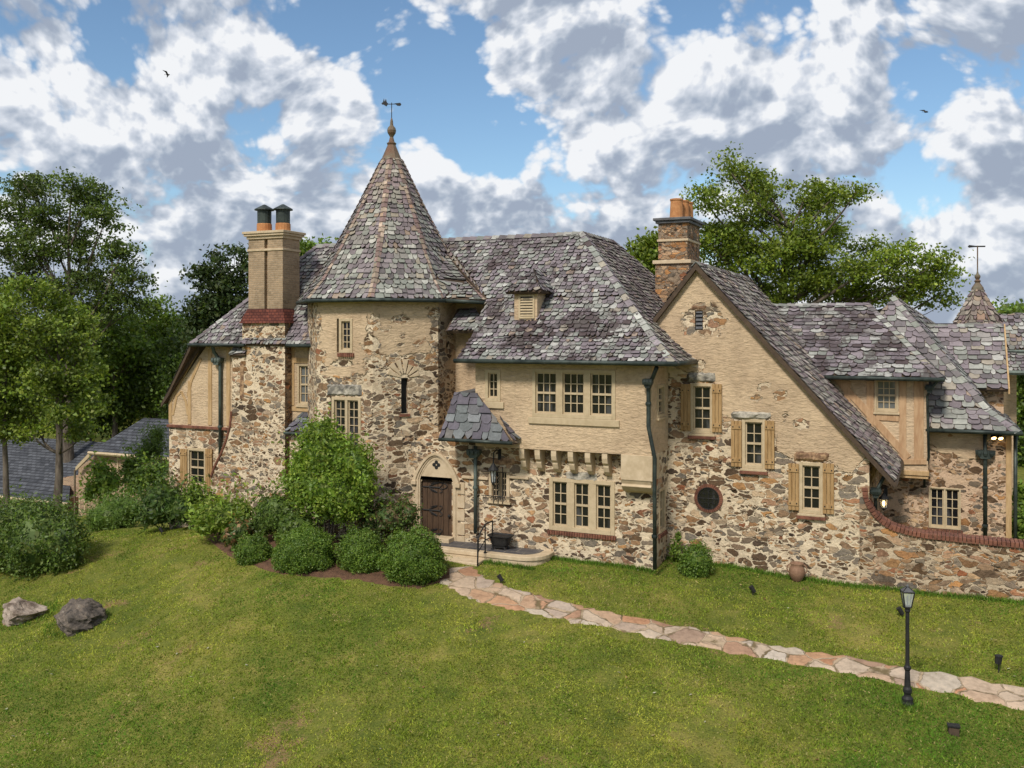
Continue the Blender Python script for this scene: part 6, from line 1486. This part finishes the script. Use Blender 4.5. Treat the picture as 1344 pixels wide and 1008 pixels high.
for j in range(4):
    an = math.radians(45 + 90 * j) + ANG * .6; d_ = V((math.cos(an), math.sin(an), 0)); d2 = V((math.cos(an + math.pi / 2), math.sin(an + math.pi / 2), 0))
    mb.tube([q + d_ * ri + V((0, 0, zb_)), q + d_ * ro + V((0, 0, zt_))], .9 * k, 5); mb.tube([q + d_ * ro + V((0, 0, zt_)), q + d2 * ro + V((0, 0, zt_))], 1.0 * k, 5); mb.tube([q + d_ * ri + V((0, 0, zb_)), q + d2 * ri + V((0, 0, zb_))], 1.0 * k, 5)
    mb.tube([q + d_ * ro + V((0, 0, zt_)), q + V((0, 0, zt_ + 6.5 * k))], .8 * k, 5)
mb.lathe(q, [(3 * k, -1 * k), (6 * k, 1 * k), (6 * k, 2 * k)], 8); mb.lathe(q, [(.9 * k, zb_), (.9 * k, zb_ + 14 * k)], 6)
mb.build('lantern_frame', M['iron'], LPO)
for j in range(4):
    an = math.radians(45 + 90 * j) + ANG * .6; d_ = V((math.cos(an), math.sin(an), 0)); d2 = V((math.cos(an + math.pi / 2), math.sin(an + math.pi / 2), 0))
    mb = MB(); mb.add([q + d_ * ri + V((0, 0, zb_)), q + d2 * ri + V((0, 0, zb_)), q + d2 * ro + V((0, 0, zt_)), q + d_ * ro + V((0, 0, zt_))], [(0, 1, 2, 3)]); mb.build('glass_pane', M['clear_glass'], LPO)
mb = MB(); rt_ = q + V((0, 0, zt_ + .4 * k))
ring = [rt_ + V((math.cos(math.radians(45 + 90 * j) + ANG * .6), math.sin(math.radians(45 + 90 * j) + ANG * .6), 0)) * ro * 1.06 for j in range(4)]; mb.add(ring + [rt_ + V((0, 0, 6.5 * k))], [(0, 1, 4), (1, 2, 4), (2, 3, 4), (3, 0, 4), (3, 2, 1, 0)])
mb.lathe(rt_, [(1.6 * k, 5.4 * k), (2.2 * k, 6.4 * k), (.9 * k, 7.6 * k), (.3 * k, 9 * k)], 8); mb.build('lantern_cap', M['lead'], LPO)

# small garden lights
def spot(px, py, lab, kind):
    b = ground(px, py); t = thing('garden_light', b, lab, 'garden light', 'low lights on the lawn'); mb = MB()
    if kind == 'stake':
        mb.tube([b + V((0, 0, -.05)), b + V((0, 0, .24))], .016, 6); mb.build('stake', M['iron'], t); mb = MB()
        mb.tube([b + V((-.02, 0, .22)), b + V((0, 0, .38))], [.07, .075], 8); mb.lathe(b + V((0, 0, .38)), [(.09, 0), (.085, .02), (.02, .04)], 8); mb.build('lamp_head', M['iron'], t)
    elif kind == 'box':
        mb.box(b + V((-.09, -.07, -.05)), V((.19, .03, 0)), V((-.02, .13, 0)), V((.0, 0, .24))); mb.build('lamp_head', M['soffit'], t, bevel=.01); mb = MB(); mb.box(b + V((-.11, -.09, .19)), V((.23, .03, 0)), V((-.02, .17, 0)), V((0, 0, .03))); mb.build('cap', M['iron'], t)
    else:
        mb.tube([b + V((0, 0, -.05)), b + V((0, 0, .12))], .014, 6); mb.build('stake', M['iron'], t); mb = MB(); mb.tube([b + V((.05, 0, .10)), b + V((-.05, -.03, .26))], [.05, .065], 8); mb.build('lamp_head', M['iron'], t)
spot(1311, 884, 'small black stake light in the grass above the path', 'stake')
spot(1252, 966, 'short brown box light in bare soil, nearest the camera', 'box')
spot(1182, 811, 'tilted black spotlight in the grass behind the lamp post', 'tilt')
spot(988, 782, 'tilted black spotlight on the upper lawn below the gable', 'tilt')
spot(212, 702, 'tiny black spotlight on the lawn by the left shrubs', 'tilt')
spot(657, 767, 'small dark spotlight at the edge of the path near the steps', 'tilt')
# urn by the gable wall
b = PV(1046, 757, VG - .30); b.z = tz(b.x, b.y); U_ = thing('clay_urn', b, 'old brown clay urn on the grass against the gable wall', 'urn')
mb = MB(); mb.lathe(b, [(.10, -.02), (.13, .02), (.20, .14), (.225, .26), (.19, .38), (.15, .43), (.18, .47), (.185, .50), (.13, .50), (.12, .44)], 18); mb.build('body', M['urn'], U_, smooth=True)
for sg in (-1, 1): mb = MB(); mb.tube([b + V((sg * (.16 + .11 * math.sin(t)), 0, .30 + .13 * -math.cos(t) + .03)) for t in np.linspace(0, math.pi, 7)], .018, 6); mb.build('handle', M['urn'], U_)
for dx in (-.32, .38):
    pass

# boulders
def boulder(px, py, rx, ry, dep, lab, seed, mat='rock'):
    g_ = ground(px, py + ry * .6); d_ = (g_ - V((0, 0, ZC))).dot(V((-SA, CA, 0))); k = d_ / F; c = g_ + V((0, .3, ry * k * .45))
    r_ = np.random.default_rng(seed); nrmv = r_.normal(size=(16, 3)); nrmv /= np.linalg.norm(nrmv, axis=1, keepdims=True); off = r_.uniform(.62, .95, 16)
    a, b = 48, 28; mb = MB(); vs = []
    for j in range(b + 1):
        for i in range(a):
            th, ph = 2 * math.pi * i / a, math.pi * j / b; u = np.array([math.sin(ph) * math.cos(th), math.sin(ph) * math.sin(th), math.cos(ph)])
            t = 1.0
            for n_, o_ in zip(nrmv, off):
                q = u @ n_
                if q > .05: t = min(t, o_ / q)
            t *= 1 + .07 * math.sin(6 * u[0] + seed) * math.sin(7 * u[1] + 1) + .05 * math.sin(13 * u[2] + 5 * u[0] + seed) + .035 * math.sin(23 * u[1] + 11 * u[0]) * math.sin(19 * u[2]) + r_.normal(0, .016)
            vs.append(c + V((u[0] * rx * k * t, u[1] * dep * t, u[2] * ry * k * t)))
    mb.add(vs, [(j * a + i, (j + 1) * a + i, (j + 1) * a + (i + 1) % a, j * a + (i + 1) % a) for j in range(b) for i in range(a)])
    setp(mb.build('boulder', M[mat], smooth=False), lab, 'boulder', 'boulders on the left lawn')
boulder(90, 813, 36, 25, .75, 'dark grey boulder, right of the paler brown one', 5)
boulder(20, 806, 34, 19, .75, 'paler brown boulder at the left edge of the lawn', 11, 'rock_pale')

# two birds high over the house
def bird(px, py, dd, lab, roll):
    c = PD(px, py, dd); mb = MB(); k = .28
    x = V((CA, SA, 0)); y = V((-SA, CA, 0)); z = V((0, 0, 1))
    mb.tube([c - x * k * .55, c - x * k * .3, c, c + x * k * .35, c + x * k * .55, c + x * k * .7], [.005, .05, .065, .05, .04, .006], 8)
    for sg in (-1, 1):
        w0 = [c + x * .08, c - x * .10, c - x * .14 + y * sg * .22 + z * (.10 + roll * sg), c - x * .26 + y * sg * .50 + z * (.05 + roll * 2 * sg), c + x * .02 + y * sg * .26 + z * (.12 + roll * sg)]
        mb.prism(w0, (0, 0, .012))
    mb.prism([c - x * k * .5, c - x * k * 1.0 + y * .06, c - x * k * .95, c - x * k * 1.0 - y * .06], (0, 0, .01))
    setp(mb.build('bird', M['iron']), lab, 'bird', 'birds in flight')
bird(1215, 147, 70, 'small dark bird in the blue gap at the upper right', .1)
bird(220, 98, 80, 'small dark bird before the clouds at the upper left', -.1)

# ------------------------------------------------------------------ grass
def in_poly(x, y, P):
    P = np.array(P); ins = np.zeros(len(x), bool); j = len(P) - 1
    for i in range(len(P)):
        c = ((P[i, 1] > y) != (P[j, 1] > y)) & (x < (P[j, 0] - P[i, 0]) * (y - P[i, 1]) / (P[j, 1] - P[i, 1] + 1e-12) + P[i, 0]); ins ^= c; j = i
    return ins
N = 600000
dd_ = 16.0 + 20 * rng.uniform(0, 1, N) ** 1.35; s_ = rng.uniform(-.70, .66, N)
gx_, gy_ = CA * s_ * dd_ - SA * dd_, SA * s_ * dd_ + CA * dd_
cx_p = gx_ + rng.normal(0, .06, N); cy_p = gy_ + rng.normal(0, .06, N)
keep = ~in_poly(cx_p, cy_p, path_poly) & ~in_poly(cx_p, cy_p, mulch_poly)
keep &= ~((gy_ > VG - .05) & (gx_ > lw_l)) & ~((gy_ > VA - .05) & (gx_ > TL) & (gx_ < UC)) & ~((gy_ > VT + .1) & (gx_ > TL) & (gx_ < TR)) & ~((gy_ > VA - 1.1) & (gx_ > tx0) & (gx_ < tx1)) & ~((gy_ > VC_ if False else gy_ > 26.0) & (gx_ > lw_l) & (gx_ < TR))
thin = np.sin(gx_ * .9 + 1.3 * np.sin(gy_ * .7)) * np.sin(gy_ * 1.1 + gx_ * .3) + .5 * np.sin(gx_ * 2.7 + gy_ * 1.9)
gx_, gy_ = gx_[keep], gy_[keep]; N = len(gx_); gz_ = terrain(gx_, gy_)
an = rng.uniform(0, 2 * math.pi, N); hgt = rng.uniform(.018, .05, N); wd = rng.uniform(.010, .022, N); le = rng.normal(0, .035, (N, 2))
B = np.c_[gx_, gy_, gz_ - .006]; W = np.c_[np.cos(an) * wd, np.sin(an) * wd, np.zeros(N)]
vs = np.stack([B - W, B + W, B + np.c_[le[:, 0], le[:, 1], hgt]], 1).reshape(-1, 3)
def vnoise(x, y, sc, seed):
    r_ = np.random.default_rng(seed); G = r_.random((64, 64)); X = (x / sc) % 64; Y = (y / sc) % 64; i = X.astype(int); j = Y.astype(int); fx = X - i; fy = Y - j
    fx = fx * fx * (3 - 2 * fx); fy = fy * fy * (3 - 2 * fy); i1 = (i + 1) % 64; j1 = (j + 1) % 64
    return (G[i % 64, j % 64] * (1 - fx) + G[i1, j % 64] * fx) * (1 - fy) + (G[i % 64, j1] * (1 - fx) + G[i1, j1] * fx) * fy
def fbm_(x, y, sc, seed): return sum(vnoise(x + 7 * k, y, sc / 2 ** k, seed + k) * .5 ** k for k in range(4)) / 1.875
f1_ = fbm_(gx_ + 100, gy_ + 100, 3.2, 3); f2_ = fbm_(gx_ + 50, gy_ + 80, .9, 11); f3_ = fbm_(gx_ + 10, gy_ + 10, .22, 29)
stripe = np.sin((gx_ * .55 + gy_ * .83) * 2.4 + 1.2 * np.sin(gx_ * .3)) * .05
t_ = np.clip((f1_ * .45 + f2_ * .3 + f3_ * .25 - .5) * 3.8 + .50 + stripe + rng.normal(0, .16, N), 0, 1)[:, None]
cs = (1 - t_) * np.array([.085, .175, .016]) + t_ * np.array([.345, .35, .05]); dry = rng.uniform(0, 1, N) < .05 + .25 * (f2_ > .62); cs[dry] = np.array([.36, .30, .12])
tuft = (f3_ > .60) & (f2_ > .45); hgt = np.where(tuft, hgt * 1.5, hgt); cs[tuft] *= np.array([.72, .86, .72])
cs *= rng.uniform(.65, 1.35, (N, 1))
bare_ = (f2_ * .6 + f1_ * .4 > .62) & (rng.uniform(0, 1, N) < .75); ok_ = ~bare_
vs = np.stack([B - W, B + W, B + np.c_[le[:, 0], le[:, 1], hgt]], 1)[ok_].reshape(-1, 3); cs = cs[ok_]
# longer unmown tufts where the mower cannot reach: wall feet, terrace, lamp and boulder bases
E_ = []
for x0_, x1_, y_, n_ in ((UC - 5.2, UC + .05, VA - .07, 2600), (UC, 3.2, VG - .08, 5200), (tx0 + 1.9, tx1 + .1, VA - 1.12, 700)): E_.append(np.c_[rng.uniform(x0_, x1_, n_), y_ - np.abs(rng.normal(0, .09, n_))])
E_.append(np.c_[rng.normal(LPO.location.x, .13, 260), rng.normal(LPO.location.y, .13, 260)])
for q_ in (ground(90, 826), ground(22, 818)): an_ = rng.uniform(0, 6.28, 500); E_.append(np.c_[q_.x + np.cos(an_) * rng.normal(.85, .12, 500), q_.y + .3 + np.sin(an_) * rng.normal(.75, .12, 500)])
E_ = np.concatenate(E_); n_ = len(E_); bz = terrain(E_[:, 0], E_[:, 1]); an_ = rng.uniform(0, 6.28, n_); w2 = rng.uniform(.008, .016, n_); h2 = rng.uniform(.05, .16, n_); l2 = rng.normal(0, .05, (n_, 2))
B2_ = np.c_[E_, bz - .01]; W2_ = np.c_[np.cos(an_) * w2, np.sin(an_) * w2, np.zeros(n_)]
vs = np.concatenate([vs, np.stack([B2_ - W2_, B2_ + W2_, B2_ + np.c_[l2, h2]], 1).reshape(-1, 3)])
cs = np.concatenate([cs, np.array([.10, .18, .022]) * rng.uniform(.6, 1.5, (n_, 1))])
setp(np_mesh('grass', vs, 3, M['grass_blade'], cs), 'short mown grass covering the sloping lawn', 'grass', kind='stuff')
n_ = 420; k_ = rng.choice(N, n_, replace=False); P_ = np.c_[gx_[k_], gy_[k_], gz_[k_] + .05]
lc = np.array([(.34, .22, .09), (.45, .36, .16), (.26, .14, .06), (.50, .47, .36)])[rng.integers(0, 4, n_)] * rng.uniform(.7, 1.2, (n_, 1))
setp(np_mesh('fallen_leaves', leaf_faces(P_, .075, 3.0), 4, M['leaf'], lc), 'dry leaves scattered over the lawn', 'leaves', kind='stuff')
